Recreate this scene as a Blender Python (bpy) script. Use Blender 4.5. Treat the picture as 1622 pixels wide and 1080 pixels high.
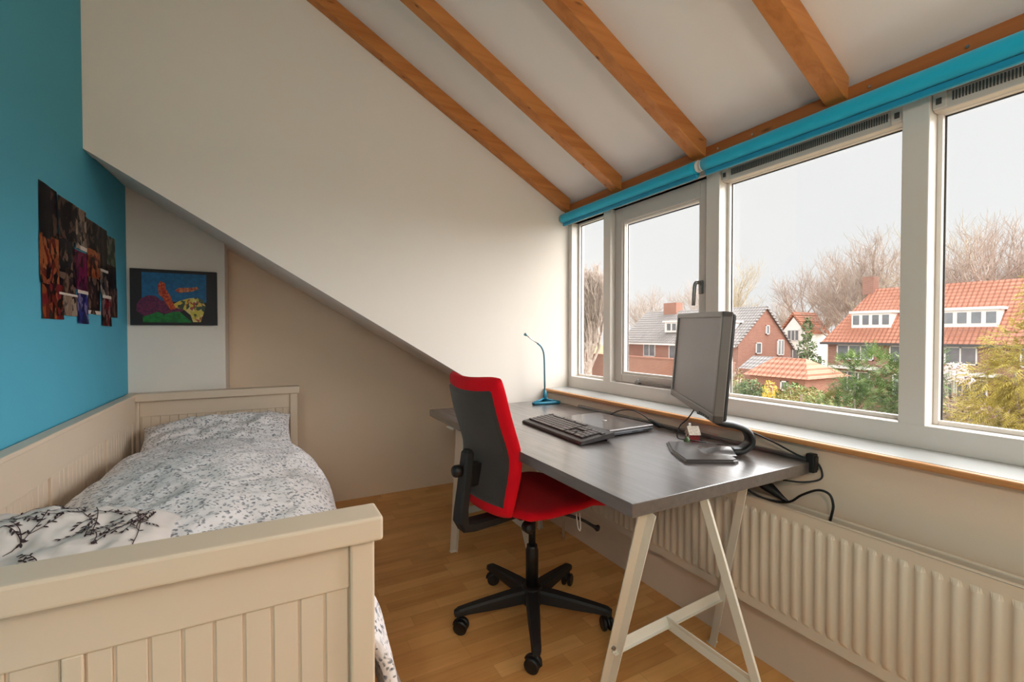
import bpy, bmesh, math, random
from mathutils import Vector, Matrix, noise
for o in list(bpy.data.objects): bpy.data.objects.remove(o, do_unlink=True)
scene = bpy.context.scene
COL = scene.collection
PI = math.pi
rad = math.radians

# ---------------------------------------------------------------- camera
CAMH = 1.13
cam_data = bpy.data.cameras.new('camera')
cam = bpy.data.objects.new('camera', cam_data)
COL.objects.link(cam)
cam_data.sensor_fit = 'HORIZONTAL'
cam_data.sensor_width = 36.0
cam_data.lens = 36.0 * 725.0 / 1622.0
cam_data.clip_start = 0.02
cam_data.clip_end = 500
cam.location = (0, 0, CAMH)
cam.rotation_euler = (rad(90 - 1.0), 0, rad(-28.3))
scene.camera = cam

# ---------------------------------------------------------------- light, sky, exposure
scene.view_settings.view_transform = 'Standard'
scene.view_settings.look = 'None'
scene.view_settings.gamma = 1.0
scene.view_settings.use_curve_mapping = False
scene.view_settings.exposure = 0.72
world = bpy.data.worlds.new('overcast_sky')
scene.world = world
world.use_nodes = True
wn = world.node_tree
wn.nodes.clear()
wo = wn.nodes.new('ShaderNodeOutputWorld')
bg = wn.nodes.new('ShaderNodeBackground')
tc = wn.nodes.new('ShaderNodeTexCoord')
nz = wn.nodes.new('ShaderNodeTexNoise'); nz.inputs['Scale'].default_value = 1.6; nz.inputs['Detail'].default_value = 5
cr = wn.nodes.new('ShaderNodeValToRGB')
cr.color_ramp.elements[0].position = 0.3; cr.color_ramp.elements[0].color = (0.94, 0.925, 0.92, 1)
cr.color_ramp.elements[1].position = 0.7; cr.color_ramp.elements[1].color = (1.0, 0.985, 0.975, 1)
wn.links.new(tc.outputs['Generated'], nz.inputs['Vector'])
wn.links.new(nz.outputs['Fac'], cr.inputs['Fac'])
wn.links.new(cr.outputs['Color'], bg.inputs['Color'])
bg.inputs['Strength'].default_value = 0.625
wn.links.new(bg.outputs['Background'], wo.inputs['Surface'])

def sun(name, direction, strength, angle, color):
    l = bpy.data.lights.new(name, 'SUN')
    l.energy = strength; l.angle = rad(angle); l.color = color
    o = bpy.data.objects.new(name, l); COL.objects.link(o)
    o.rotation_euler = Vector(direction).to_track_quat('-Z', 'Y').to_euler()
    return o
# the bright veiled sun behind the overcast, coming in through the row of windows
sun('veiled_sun', (-0.84, 0.33, -0.43), 11.8, 110, (1.0, 0.985, 0.975))
# thin daylight from the other side of the sky, falls on the fronts of the houses opposite
sun('sky_light_west', (0.9, 0.25, -0.55), 2.0, 90, (1.0, 0.98, 0.97))

# unseen uplighter added as fill, bounced off the white ceiling (stand built below)
ll = bpy.data.lights.new('uplighter_fill', 'AREA'); ll.shape = 'DISK'; ll.size = 0.30; ll.energy = 26; ll.color = (1.0, 0.88, 0.76)
lo = bpy.data.objects.new('uplighter_fill', ll); COL.objects.link(lo); lo.location = (0.10, -1.95, 1.62); lo.rotation_euler = (PI, 0, 0)
# unseen lamp added on the blue wall as warm fill (drum shade below)
l2 = bpy.data.lights.new('wall_lamp_fill', 'AREA'); l2.shape = 'DISK'; l2.size = 0.36; l2.energy = 9.0; l2.color = (1.0, 0.84, 0.68)
lo2 = bpy.data.objects.new('wall_lamp_fill', l2); COL.objects.link(lo2); lo2.location = (-0.44, -0.75, 1.75); lo2.rotation_euler = Vector((1, 0.25, -0.12)).to_track_quat('-Z', 'Y').to_euler()

# ---------------------------------------------------------------- helpers
def lin(c):
    if isinstance(c, str):
        c = [int(c[i:i + 2], 16) / 255 for i in (0, 2, 4)]
    else:
        c = [v / 255 for v in c]
    return tuple(v / 12.92 if v <= 0.04045 else ((v + 0.055) / 1.055) ** 2.4 for v in c) + (1,)

class NT:
    def __init__(s, name):
        s.m = bpy.data.materials.new(name); s.m.use_nodes = True
        s.t = s.m.node_tree; s.t.nodes.clear()
        s.out = s.n('ShaderNodeOutputMaterial')
        s.b = s.n('ShaderNodeBsdfPrincipled')
        s.l(s.b.outputs[0], s.out.inputs['Surface'])
        s.tc = s.n('ShaderNodeTexCoord')
    def n(s, kind, **kw):
        x = s.t.nodes.new(kind)
        for k, v in kw.items():
            if k in x.inputs: x.inputs[k].default_value = v
            else: setattr(x, k, v)
        return x
    def l(s, a, b): s.t.links.new(a, b)
    def mapping(s, scale=(1, 1, 1), rot=(0, 0, 0), loc=(0, 0, 0), src='Object'):
        mp = s.n('ShaderNodeMapping')
        mp.inputs['Scale'].default_value = scale; mp.inputs['Rotation'].default_value = rot; mp.inputs['Location'].default_value = loc
        s.l(s.tc.outputs[src], mp.inputs['Vector']); return mp.outputs[0]
    def noise(s, vec, scale, detail=4, rough=0.55, dist=0.0):
        x = s.n('ShaderNodeTexNoise'); x.inputs['Scale'].default_value = scale; x.inputs['Detail'].default_value = detail
        x.inputs['Roughness'].default_value = rough; x.inputs['Distortion'].default_value = dist
        s.l(vec, x.inputs['Vector']); return x.outputs['Fac']
    def ramp(s, fac, stops, interp='LINEAR'):
        x = s.n('ShaderNodeValToRGB'); e = x.color_ramp.elements; x.color_ramp.interpolation = interp
        while len(e) < len(stops): e.new(0.5)
        for i, (p, c) in enumerate(stops):
            e[i].position = p; e[i].color = c
        s.l(fac, x.inputs['Fac']); return x.outputs['Color']
    def mix(s, fac, a, b, mode='MIX'):
        x = s.n('ShaderNodeMix'); x.data_type = 'RGBA'; x.blend_type = mode
        for sock, v in ((x.inputs[0], fac), (x.inputs[6], a), (x.inputs[7], b)):
            if hasattr(v, 'links'): s.l(v, sock)
            else: sock.default_value = v
        return x.outputs[2]
    def bump(s, h, strength=0.3, dist=0.002):
        x = s.n('ShaderNodeBump'); x.inputs['Strength'].default_value = strength; x.inputs['Distance'].default_value = dist
        s.l(h, x.inputs['Height']); s.l(x.outputs[0], s.b.inputs['Normal'])
    def color(s, c):
        if hasattr(c, 'links'): s.l(c, s.b.inputs['Base Color'])
        else: s.b.inputs['Base Color'].default_value = c
    def set(s, rough=0.5, metal=0.0, spec=0.5):
        s.b.inputs['Roughness'].default_value = rough; s.b.inputs['Metallic'].default_value = metal
        s.b.inputs['Specular IOR Level'].default_value = spec

def plain(name, c, rough=0.5, metal=0.0, spec=0.5, var=0.06, scale=6, bump=0.0, bscale=200):
    t = NT(name); c = lin(c); t.set(rough, metal, spec)
    v = t.mapping()
    f = t.noise(v, scale)
    d = tuple(x * (1 - var) for x in c[:3]) + (1,)
    t.color(t.ramp(f, [(0.3, d), (0.7, c)]))
    if bump: t.bump(t.noise(v, bscale, 3), bump, 0.001)
    return t.m

def wood(name, c1, c2, axis=0, rough=0.5, knots=True, scale=1.0, spec=0.4):
    t = NT(name); t.set(rough, 0, spec)
    sc = [30 * scale, 30 * scale, 30 * scale]; sc[axis] = 1.2 * scale
    v = t.mapping(scale=tuple(sc))
    f = t.noise(v, 1.0, 6, 0.6, 0.4)
    base = t.ramp(f, [(0.25, lin(c2)), (0.55, lin(c1)), (0.8, tuple(min(1, x * 1.12) for x in lin(c1)[:3]) + (1,))])
    if knots:
        vo = t.n('ShaderNodeTexVoronoi'); vo.inputs['Scale'].default_value = 1.0
        s2 = [16, 16, 16]; s2[axis] = 4.5
        t.l(t.mapping(scale=tuple(s2), loc=(3.3, 1.7, 5.1)), vo.inputs['Vector'])
        k = t.ramp(vo.outputs['Distance'], [(0.03, (1, 1, 1, 1)), (0.12, (0, 0, 0, 1))])
        base = t.mix(k, base, lin((105, 58, 22)))
    t.color(base); t.bump(f, 0.15, 0.001)
    return t.m

def link(name, mesh_obj_data, parent=None, mats=()):
    o = bpy.data.objects.new(name, mesh_obj_data)
    COL.objects.link(o)
    if parent: o.parent = parent
    return o

class MB:
    """collects geometry, builds ONE mesh object"""
    def __init__(s): s.bm = bmesh.new(); s.mi = 0
    def _new(s, geom_faces):
        for f in geom_faces: f.material_index = s.mi
    def box(s, x0, x1, y0, y1, z0, z1, bev=0.0, seg=2):
        r = bmesh.ops.create_cube(s.bm, size=1.0)
        vs = r['verts']
        for v in vs:
            v.co = Vector((x0 + (v.co.x + .5) * (x1 - x0), y0 + (v.co.y + .5) * (y1 - y0), z0 + (v.co.z + .5) * (z1 - z0)))
        fs = set(f for v in vs for f in v.link_faces)
        s._new(fs)
        if bev:
            es = list(set(e for v in vs for e in v.link_edges))
            rr = bmesh.ops.bevel(s.bm, geom=es, offset=bev, segments=seg, affect='EDGES', profile=0.5)
            s._new(rr['faces']); vs = rr['verts']
            vs = list(set(v for f in rr['faces'] for v in f.verts))
        return vs
    def obox(s, a, b, w, h, up=(0, 0, 1), bev=0.0, ext=0.0):
        """bar from a to b, width w (sideways), height h (along up)"""
        a = Vector(a); b = Vector(b); d = b - a; L = d.length; d.normalize()
        a = a - d * ext; L += 2 * ext
        up = Vector(up); side = d.cross(up).normalized(); u2 = side.cross(d).normalized()
        n0 = len(s.bm.verts)
        before = set(s.bm.verts)
        s.box(0, L, -w / 2, w / 2, -h / 2, h / 2, bev)
        M = Matrix((d, side * -1, u2)).transposed()
        for v in s.bm.verts:
            if v not in before: v.co = a + M @ v.co
    def quad(s, pts):
        vs = [s.bm.verts.new(p) for p in pts]; f = s.bm.faces.new(vs); f.material_index = s.mi; return f
    def prism(s, poly, axis, a0, a1):
        """poly: list of 2D points in the other two axes (in xyz order)"""
        def mk(p, a):
            if axis == 'y': return (p[0], a, p[1])
            if axis == 'x': return (a, p[0], p[1])
            return (p[0], p[1], a)
        A = [s.bm.verts.new(mk(p, a0)) for p in poly]; B = [s.bm.verts.new(mk(p, a1)) for p in poly]
        n = len(poly); fs = [s.bm.faces.new(A), s.bm.faces.new(B[::-1])]
        for i in range(n): fs.append(s.bm.faces.new((A[i], B[i], B[(i + 1) % n], A[(i + 1) % n])))
        s._new(fs)
    def tube(s, pts, r, n=8, cap=True, closed=False):
        pts = [Vector(p) for p in pts]; m = len(pts)
        rs = r if isinstance(r, (list, tuple)) else [r] * m
        prev = None; rings = []
        for i, p in enumerate(pts):
            if closed: d = pts[(i + 1) % m] - pts[i - 1]
            elif i == 0: d = pts[1] - p
            elif i == m - 1: d = p - pts[i - 1]
            else: d = pts[i + 1] - pts[i - 1]
            d.normalize()
            if prev is None:
                a = Vector((0, 0, 1)) if abs(d.z) < 0.9 else Vector((1, 0, 0))
                u = d.cross(a).normalized()
            else:
                u = prev - d * prev.dot(d)
                u = u.normalized() if u.length > 1e-6 else d.orthogonal().normalized()
            prev = u; w = d.cross(u)
            rings.append([s.bm.verts.new(p + (u * math.cos(2 * PI * k / n) + w * math.sin(2 * PI * k / n)) * rs[i]) for k in range(n)])
        rng = range(m if closed else m - 1)
        for i in rng:
            A = rings[i]; B = rings[(i + 1) % m]
            for k in range(n):
                f = s.bm.faces.new((A[k], A[(k + 1) % n], B[(k + 1) % n], B[k])); f.material_index = s.mi; f.smooth = True
        if cap and not closed:
            f = s.bm.faces.new(rings[0][::-1]); f.material_index = s.mi
            f = s.bm.faces.new(rings[-1]); f.material_index = s.mi
    def lathe(s, prof, c=(0, 0, 0), n=24, axis='z'):
        c = Vector(c); rings = []
        for r, h in prof:
            ring = []
            for k in range(n):
                a = 2 * PI * k / n; x, y = r * math.cos(a), r * math.sin(a)
                p = (x, y, h) if axis == 'z' else ((h, x, y) if axis == 'x' else (y, h, x))
                ring.append(s.bm.verts.new(c + Vector(p)))
            rings.append(ring)
        for A, B in zip(rings, rings[1:]):
            for k in range(n):
                f = s.bm.faces.new((A[k], A[(k + 1) % n], B[(k + 1) % n], B[k])); f.material_index = s.mi; f.smooth = True
        for R in (rings[0][::-1], rings[-1]):
            f = s.bm.faces.new(R); f.material_index = s.mi
    def grid(s, fn, nu, nv, closeu=False):
        V = [[s.bm.verts.new(fn(i / (nu if closeu else nu - 1), j / (nv - 1))) for j in range(nv)] for i in range(nu)]
        for i in range(nu if closeu else nu - 1):
            for j in range(nv - 1):
                f = s.bm.faces.new((V[i][j], V[(i + 1) % nu][j], V[(i + 1) % nu][j + 1], V[i][j + 1])); f.material_index = s.mi; f.smooth = True
        return V
    def build(s, name, mat, parent=None, smooth=None, recalc=True):
        if recalc: bmesh.ops.recalc_face_normals(s.bm, faces=s.bm.faces[:])
        me = bpy.data.meshes.new(name); s.bm.to_mesh(me); s.bm.free()
        for m in (mat if isinstance(mat, (list, tuple)) else [mat]): me.materials.append(m)
        if smooth is not None:
            for p in me.polygons: p.use_smooth = smooth
        return link(name, me, parent)

def arc(p, n=12):
    """Catmull-Rom through points"""
    P = [Vector(q) for q in p]; P = [P[0] * 2 - P[1]] + P + [P[-1] * 2 - P[-2]]; out = []
    for i in range(1, len(P) - 2):
        for k in range(n):
            t = k / n; a, b, c, d = P[i - 1:i + 3]
            out.append(0.5 * ((2 * b) + (c - a) * t + (2 * a - 5 * b + 4 * c - d) * t * t + (3 * b - a - 3 * c + d) * t ** 3))
    out.append(P[-2]); return out

def thing(name, label, cat, loc=(0, 0, 0), rz=0.0, group=None):
    o = bpy.data.objects.new(name, None); COL.objects.link(o); o.empty_display_size = 0.05
    o.location = loc; o.rotation_euler = (0, 0, rz)
    return tag(o, label, cat, group)
def tag(o, label, cat, group=None, kind=None):
    o['label'] = label; o['category'] = cat
    if group: o['group'] = group
    if kind: o['kind'] = kind
    return o
def struct(o):
    o['kind'] = 'structure'; return o
def empty(name, loc=(0, 0, 0)):
    o = bpy.data.objects.new(name, None); COL.objects.link(o); o.location = loc; o.empty_display_size = 0.05; return o
def kids(o): return [c for c in bpy.data.objects if c.parent == o]
def copy_tree(o, parent=None):
    c = o.copy(); COL.objects.link(c)
    if parent: c.parent = parent
    for ch in kids(o): copy_tree(ch, c)
    return c

# ---------------------------------------------------------------- materials
def wallpaint(name, c, b=0.25):
    t = NT(name); t.set(0.85, 0, 0.2); c = lin(c)
    v = t.mapping(); f = t.noise(v, 1.3, 4)
    t.color(t.ramp(f, [(0.3, tuple(x * 0.96 for x in c[:3]) + (1,)), (0.7, c)]))
    # faint woven wall-covering relief
    w1 = t.n('ShaderNodeTexWave'); w1.inputs['Scale'].default_value = 90; w1.inputs['Distortion'].default_value = 2.0; w1.bands_direction = 'Z'
    t.l(v, w1.inputs['Vector'])
    t.bump(t.mix(0.5, w1.outputs['Color'], t.noise(v, 260, 2)), b, 0.0006)
    return t.m
M = {}
M['white_wall'] = wallpaint('white_wallpaper', (238, 229, 219))
M['beige_wall'] = wallpaint('beige_wallpaper', (252, 232, 208))
M['low_wall'] = wallpaint('cream_wallpaper', (240, 216, 192))
M['ceiling'] = wallpaint('ceiling_board', (244, 238, 233), 0.08)
M['blue_wall'] = wallpaint('blue_wall_paint', (86, 172, 200), 0.3)
M['frame'] = plain('white_gloss_paint', (222, 213, 204), 0.35, var=0.02)
M['frame2'] = plain('grey_white_paint', (208, 198, 189), 0.4, var=0.03)
M['rubber'] = plain('dark_gasket', (70, 66, 64), 0.7)
M['beam'] = wood('orange_pine_beam', (199, 128, 66), (172, 100, 44), 0, 0.45)
M['plate'] = wood('brown_pine_plate', (170, 98, 48), (138, 72, 30), 1, 0.5)
M['sill_wood'] = wood('sill_edge_wood', (206, 146, 92), (184, 122, 70), 1, 0.45, knots=False)
M['sill_white'] = plain('sill_white_laminate', (180, 180, 178), 0.25, var=0.02)
M['cream'] = plain('cream_radiator_enamel', (226, 208, 186), 0.4, var=0.03)
M['bed'] = plain('cream_white_lacquer', (216, 197, 175), 0.42, var=0.03, bump=0.05)
M['bed_groove'] = plain('shaded_groove_lacquer', (236, 222, 200), 0.5, var=0.03)
M['black'] = plain('black_plastic', (22, 21, 22), 0.42)
M['black_tex'] = plain('black_textured_plastic', (30, 29, 30), 0.6, bump=0.3, bscale=500)
M['chrome'] = plain('chrome', (200, 200, 200), 0.2, 1.0)
M['steel'] = plain('grey_steel', (150, 148, 145), 0.35, 0.9)
M['trestle'] = plain('white_powder_coat', (233, 226, 212), 0.4, var=0.03)
M['lampblue'] = plain('teal_blue_plastic', (36, 128, 158), 0.35)
M['lampgrey'] = plain('lamp_gooseneck', (70, 120, 135), 0.35, 0.4)
M['kb'] = plain('keyboard_case', (52, 44, 44), 0.4)
M['key'] = plain('keyboard_key', (74, 66, 64), 0.33)
M['laptop_lid'] = plain('laptop_lid', (92, 86, 84), 0.22, 0.3)
M['laptop_side'] = plain('laptop_side', (72, 72, 78), 0.4)
M['bezel'] = plain('monitor_bezel', (118, 112, 108), 0.35, 0.3)
M['screen'] = plain('matte_screen', (128, 122, 119), 0.42, 0.0, 0.9, var=0.0)
M['cable'] = plain('black_cable', (16, 15, 16), 0.5)
M['glow_white'] = plain('white_plastic', (225, 222, 214), 0.4)

def fabric(name, c, rough=0.9, bscale=900, var=0.12):
    t = NT(name); c = lin(c); t.set(rough, 0, 0.2); v = t.mapping()
    f = t.noise(v, 14, 4); t.color(t.ramp(f, [(0.3, tuple(x * (1 - var) for x in c[:3]) + (1,)), (0.7, c)]))
    t.b.inputs['Sheen Weight'].default_value = 0.25
    t.bump(t.noise(v, bscale, 2), 0.5, 0.001); return t.m
M['red'] = fabric('red_upholstery', (232, 10, 32)); M['red'].node_tree.nodes['Principled BSDF'].inputs['Sheen Weight'].default_value = 0.05
M['mesh'] = fabric('charcoal_back_mesh', (62, 56, 54), 0.8)
M['blind'] = fabric('turquoise_blind_fabric', (26, 178, 210), 0.7, 1400, 0.05)
M['blind_hem'] = fabric('turquoise_blind_hem', (18, 146, 182), 0.7, 1400, 0.05)
M['mattress'] = fabric('mattress_cotton', (225, 222, 215))

def floor_mat():
    t = NT('laminate_strip_floor'); t.set(0.38, 0, 0.4)
    v0 = t.mapping()
    sp = t.n('ShaderNodeSeparateXYZ'); t.l(v0, sp.inputs[0])
    def mth(op, a, b=None):
        x = t.n('ShaderNodeMath'); x.operation = op
        for i, q_ in enumerate((a, b)):
            if q_ is None: continue
            if hasattr(q_, 'links'): t.l(q_, x.inputs[i])
            else: x.inputs[i].default_value = q_
        return x.outputs[0]
    row = mth('FLOOR', mth('DIVIDE', sp.outputs[1], 0.066))
    wn_ = t.n('ShaderNodeTexWhiteNoise'); wn_.noise_dimensions = '1D'; t.l(row, wn_.inputs['W'])
    cb = t.n('ShaderNodeCombineXYZ'); t.l(mth('ADD', sp.outputs[0], mth('MULTIPLY', wn_.outputs['Value'], 3.0)), cb.inputs[0]); t.l(sp.outputs[1], cb.inputs[1])
    v = cb.outputs[0]
    br = t.n('ShaderNodeTexBrick'); br.offset = 0.0; br.offset_frequency = 2; br.squash = 1.0
    br.inputs['Scale'].default_value = 1.0; br.inputs['Mortar Size'].default_value = 0.0004
    br.inputs['Brick Width'].default_value = 0.34; br.inputs['Row Height'].default_value = 0.066
    br.inputs['Color1'].default_value = (0, 0, 0, 1); br.inputs['Color2'].default_value = (1, 1, 1, 1); br.inputs['Mortar'].default_value = (0.0, 0, 0, 1)
    t.l(v, br.inputs['Vector'])
    tone = t.ramp(br.outputs['Color'], [(0.0, lin((200, 134, 68))), (0.5, lin((234, 170, 98))), (1.0, lin((252, 198, 124)))])
    g = t.noise(t.mapping(scale=(2.5, 40, 1)), 1.0, 6, 0.6, 0.3)
    c = t.mix(0.40, tone, t.ramp(g, [(0.3, lin((206, 140, 76))), (0.7, lin((252, 196, 126)))]))
    g2 = t.noise(t.mapping(scale=(4, 9, 1)), 1.0, 3)
    c = t.mix(0.25, c, t.ramp(g2, [(0.35, lin((208, 144, 80))), (0.65, lin((250, 192, 120)))]))
    c = t.mix(br.outputs['Fac'], c, lin((176, 118, 64)))
    t.color(c); return t.m
M['floor'] = floor_mat()

def desk_mat():
    t = NT('black_brown_ash_foil'); t.set(0.36, 0, 0.9)
    f = t.noise(t.mapping(scale=(60, 2.5, 60)), 1.0, 6, 0.65, 0.3)
    t.color(t.ramp(f, [(0.3, lin((72, 63, 60))), (0.7, lin((92, 82, 78)))]))
    r = t.ramp(f, [(0.3, (0.44,) * 3 + (1,)), (0.7, (0.30,) * 3 + (1,))]); t.l(r, t.b.inputs['Roughness'])
    t.b.inputs['Coat Weight'].default_value = 1.0; t.b.inputs['Coat Roughness'].default_value = .24; t.b.inputs['Coat IOR'].default_value = 1.85
    t.bump(f, 0.25, 0.0008); return t.m
M['desk'] = desk_mat()

def duvet_mat():
    t = NT('floral_duvet_cotton'); t.set(0.9, 0, 0.15)
    v0 = t.mapping()
    # distort coordinates a little so that the print looks drawn
    nzc = t.n('ShaderNodeTexNoise'); nzc.inputs['Scale'].default_value = 30; nzc.inputs['Detail'].default_value = 3
    t.l(v0, nzc.inputs['Vector'])
    v = t.mix(0.03, v0, nzc.outputs['Color'], 'ADD')
    base = lin((240, 234, 235))
    # pale grey leaf shapes
    a = t.n('ShaderNodeTexVoronoi'); a.inputs['Scale'].default_value = 78; t.l(v, a.inputs['Vector'])
    fa = t.ramp(a.outputs['Distance'], [(0.26, (1, 1, 1, 1)), (0.42, (0, 0, 0, 1))])
    big = t.ramp(t.noise(v0, 26, 3), [(0.36, (0.2, .2, .2, 1)), (0.5, (1, 1, 1, 1))])
    c = t.mix(t.mix(1.0, fa, big, 'MULTIPLY'), base, lin((140, 141, 149)))
    # thin stems
    e = t.n('ShaderNodeTexVoronoi'); e.feature = 'DISTANCE_TO_EDGE'; e.inputs['Scale'].default_value = 34; t.l(v, e.inputs['Vector'])
    fe = t.ramp(e.outputs['Distance'], [(0.02, (1, 1, 1, 1)), (0.06, (0, 0, 0, 1))])
    c = t.mix(t.mix(1.0, fe, t.ramp(t.noise(v0, 40, 2), [(0.5, (0, 0, 0, 1)), (0.6, (0.5,) * 3 + (1,))]), 'MULTIPLY'), c, lin((128, 130, 134)))
    # small dark buds
    d = t.n('ShaderNodeTexVoronoi'); d.inputs['Scale'].default_value = 85; t.l(t.mapping(loc=(1.3, 2.1, 0.4)), d.inputs['Vector'])
    fd = t.ramp(d.outputs['Distance'], [(0.16, (1, 1, 1, 1)), (0.27, (0, 0, 0, 1))])
    c = t.mix(t.mix(1.0, fd, t.ramp(t.noise(v0, 60, 1), [(0.44, (0, 0, 0, 1)), (0.54, (1, 1, 1, 1))]), 'MULTIPLY'), c, lin((96, 98, 104)))
    t.color(c); t.bump(t.noise(v0, 700, 2), 0.3, 0.001); return t.m
M['duvet'] = duvet_mat()
M['pillow_white'] = plain('white_pillow_cotton', (214, 206, 202), 0.9, spec=0.15, var=0.05)
M['print'] = plain('dark_branch_print', (62, 50, 52), 0.9, spec=0.1)
M['print2'] = plain('blue_grey_print', (150, 178, 190), 0.9, spec=0.1)

def glass_mat():
    t = NT('window_glass'); t.t.nodes.remove(t.b)
    tr = t.n('ShaderNodeBsdfTransparent'); tr.inputs[0].default_value = (0.96, 0.97, 0.97, 1)
    gl = t.n('ShaderNodeBsdfGlossy'); gl.inputs['Roughness'].default_value = 0.01
    mx = t.n('ShaderNodeMixShader'); mx.inputs[0].default_value = 0.04
    t.l(tr.outputs[0], mx.inputs[1]); t.l(gl.outputs[0], mx.inputs[2]); t.l(mx.outputs[0], t.out.inputs['Surface']); return t.m
M['glass'] = glass_mat()

# ================================================================ THE ROOM
YN = -2.9           # wall behind the camera
XL = -0.609         # blue wall
XW = 1.50           # wall under the windows
YC = 2.33           # side wall of the dormer
YB = 3.24           # back wall under the slope
XF = 1.65           # window frame face
def zb(x): return 2.760 - 0.554 * x            # underside of the rafters
def zc(x): return zb(x) + 0.08                 # ceiling board
def zs(x): return 1.836 - 0.603 * (x - XL)     # edge of the slope at the dormer side

b = MB(); b.box(-0.72, 1.75, YN - .1, 3.36, -0.12, 0.0); struct(b.build('floor', M['floor']))
b = MB(); b.box(XL - .12, XL, YN, 2.93, 0, 3.3); struct(b.build('wall_left', M['blue_wall']))
b = MB(); b.prism([(XL - .12, zc(XL - .12)), (1.76, zc(1.76)), (1.76, zc(1.76) + .12), (XL - .12, zc(XL - .12) + .12)], 'y', YN - .1, YC + .1)
struct(b.build('ceiling', M['ceiling']))
# dormer side wall, its lower edge follows the roof slope
b = MB(); b.prism([(XL, zs(XL)), (XW, zs(XW)), (1.74, zs(XW)), (1.74, zc(1.74) + .02), (XL, zc(XL) + .02)], 'y', YC, YC + .1)
struct(b.build('wall_far', M['white_wall']))
# sloping ceiling beyond it
def zsb(x): return 1.875 - 0.585 * (x - XL)
b = MB(); vs = []
for (y, fz) in ((YC + .004, zs), (YB + .1, zsb)):
    vs.append([Vector((XL - .1, y, fz(XL - .1))), Vector((XW + .1, y, fz(XW + .1))), Vector((XW + .1, y, fz(XW + .1) + .1)), Vector((XL - .1, y, fz(XL - .1) + .1))])
A = [b.bm.verts.new(p) for p in vs[0]]; B = [b.bm.verts.new(p) for p in vs[1]]
b.bm.faces.new(A[::-1]); b.bm.faces.new(B)
for i in range(4): b.bm.faces.new((A[i], A[(i + 1) % 4], B[(i + 1) % 4], B[i]))
struct(b.build('ceiling_slope', M['white_wall']))
b = MB(); b.box(XL - .12, XW + .1, YB, YB + .1, 0, 1.9); struct(b.build('wall_back', M['beige_wall']))
b = MB(); b.box(XL - .12, -0.193, 2.93, YB, 0, 1.87); struct(b.build('wall_chimney', M['white_wall']))
b = MB(); b.box(XW, XW + .22, YN, YC, 0, 0.78); b.box(XW, XW + .22, YC, YB + .1, 0, .62); struct(b.build('wall_right', M['low_wall']))
b = MB(); b.box(1.665, 1.76, YN, YC, 1.80, 1.96); b.box(1.665, 1.76, YN, -0.09, 0.78, 1.96)
struct(b.build('wall_right_upper', M['white_wall']))
# wall behind the camera, with a window added to let in fill light
b = MB()
b.box(XL - .12, XW + .22, YN - .1, YN, 0, 0.85); b.box(XL - .12, XW + .22, YN - .1, YN, 2.05, 3.3)
b.box(XL - .12, -.35, YN - .1, YN, .85, 2.05); b.box(1.15, XW + .26, YN - .1, YN, .85, 2.05)
struct(b.build('wall_near', M['white_wall']))
b = MB(); b.box(-.35, 1.15, YN - .08, YN - .02, .85, .91); b.box(-.35, 1.15, YN - .08, YN - .02, 1.99, 2.05)
for x in (-.35, .37, 1.09): b.box(x, x + .06, YN - .08, YN - .02, .91, 1.99)
wr = struct(b.build('added_rear_window', M['frame']))
b = MB(); b.box(-.29, .37, YN - .055, YN - .05, .91, 1.99); b.box(.43, 1.09, YN - .055, YN - .05, .91, 1.99); b.build('pane', M['glass'], wr)

wl = thing('added_wall_lamp', 'round white fill lamp added on the blue wall behind the viewer', 'lamp', (XL, -.75, 1.75))  # housing for the added warm fill, out of view
q = MB(); q.lathe([(.0, 0), (.06, 0), (.06, .02), (.0, .02)], n=24, axis='x'); q.build('base', M['frame'], wl)
q = MB(); q.lathe([(.0, .02), (.19, .03), (.20, .05), (.20, .14), (.195, .14), (.0, .10)], n=32, axis='x'); q.build('lamp_shade', M['frame'], wl)
up = thing('added_uplighter', 'white uplighter added as fill light behind the viewer', 'lamp', (.10, -1.95, 0))  # stand for the added ceiling-bounce fill, out of view
q = MB(); q.lathe([(.0, 0), (.14, 0), (.14, .015), (.02, .03), (.0, .03)], n=32); q.build('base', M['frame'], up)
q = MB(); q.lathe([(.012, .02), (.012, 1.50)], n=16); q.build('pole', M['frame'], up)
q = MB(); q.lathe([(.0, 1.49), (.03, 1.49), (.12, 1.53), (.17, 1.60), (.165, 1.60), (.115, 1.54), (.03, 1.50), (.0, 1.50)], n=32); q.build('lamp_shade', M['frame'], up)
# ---- the row of windows
win = struct(empty('window_1', (XF, 0.8, .8)))
def wpart(mb, name, mat, par=None, **k):
    o = mb.build(name, mat, par or win, **k)
    if par is None: o.matrix_parent_inverse = win.matrix_basis.inverted() if False else Matrix.Translation((-XF, -0.8, -.8))
    return o
X2 = 1.745
b = MB(); bv = 0.003
b.box(XF, X2, -.094, YC, .798, .866, bv)                       # bottom rail
b.box(XF, X2, -.094, YC, 1.80, 1.86, bv)                       # top rail
JM = [(2.296, YC), (1.940, 1.998), (1.264, 1.328), (.586, .650), (-.094, -.03)]
for y0, y1 in JM: b.box(XF, X2, y0, y1, .864, 1.802, bv)
wpart(b, 'window_frame', M['frame'])
def beads(y0, y1, z0, z1, x=1.698, w=.013, t=.016):
    q = MB()
    q.box(x, x + t, y0, y0 + w, z0, z1, .002); q.box(x, x + t, y1 - w, y1, z0, z1, .002)
    q.box(x, x + t, y0 + w, y1 - w, z0, z0 + w, .002); q.box(x, x + t, y0 + w, y1 - w, z1 - w, z1, .002)
    return q
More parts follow.
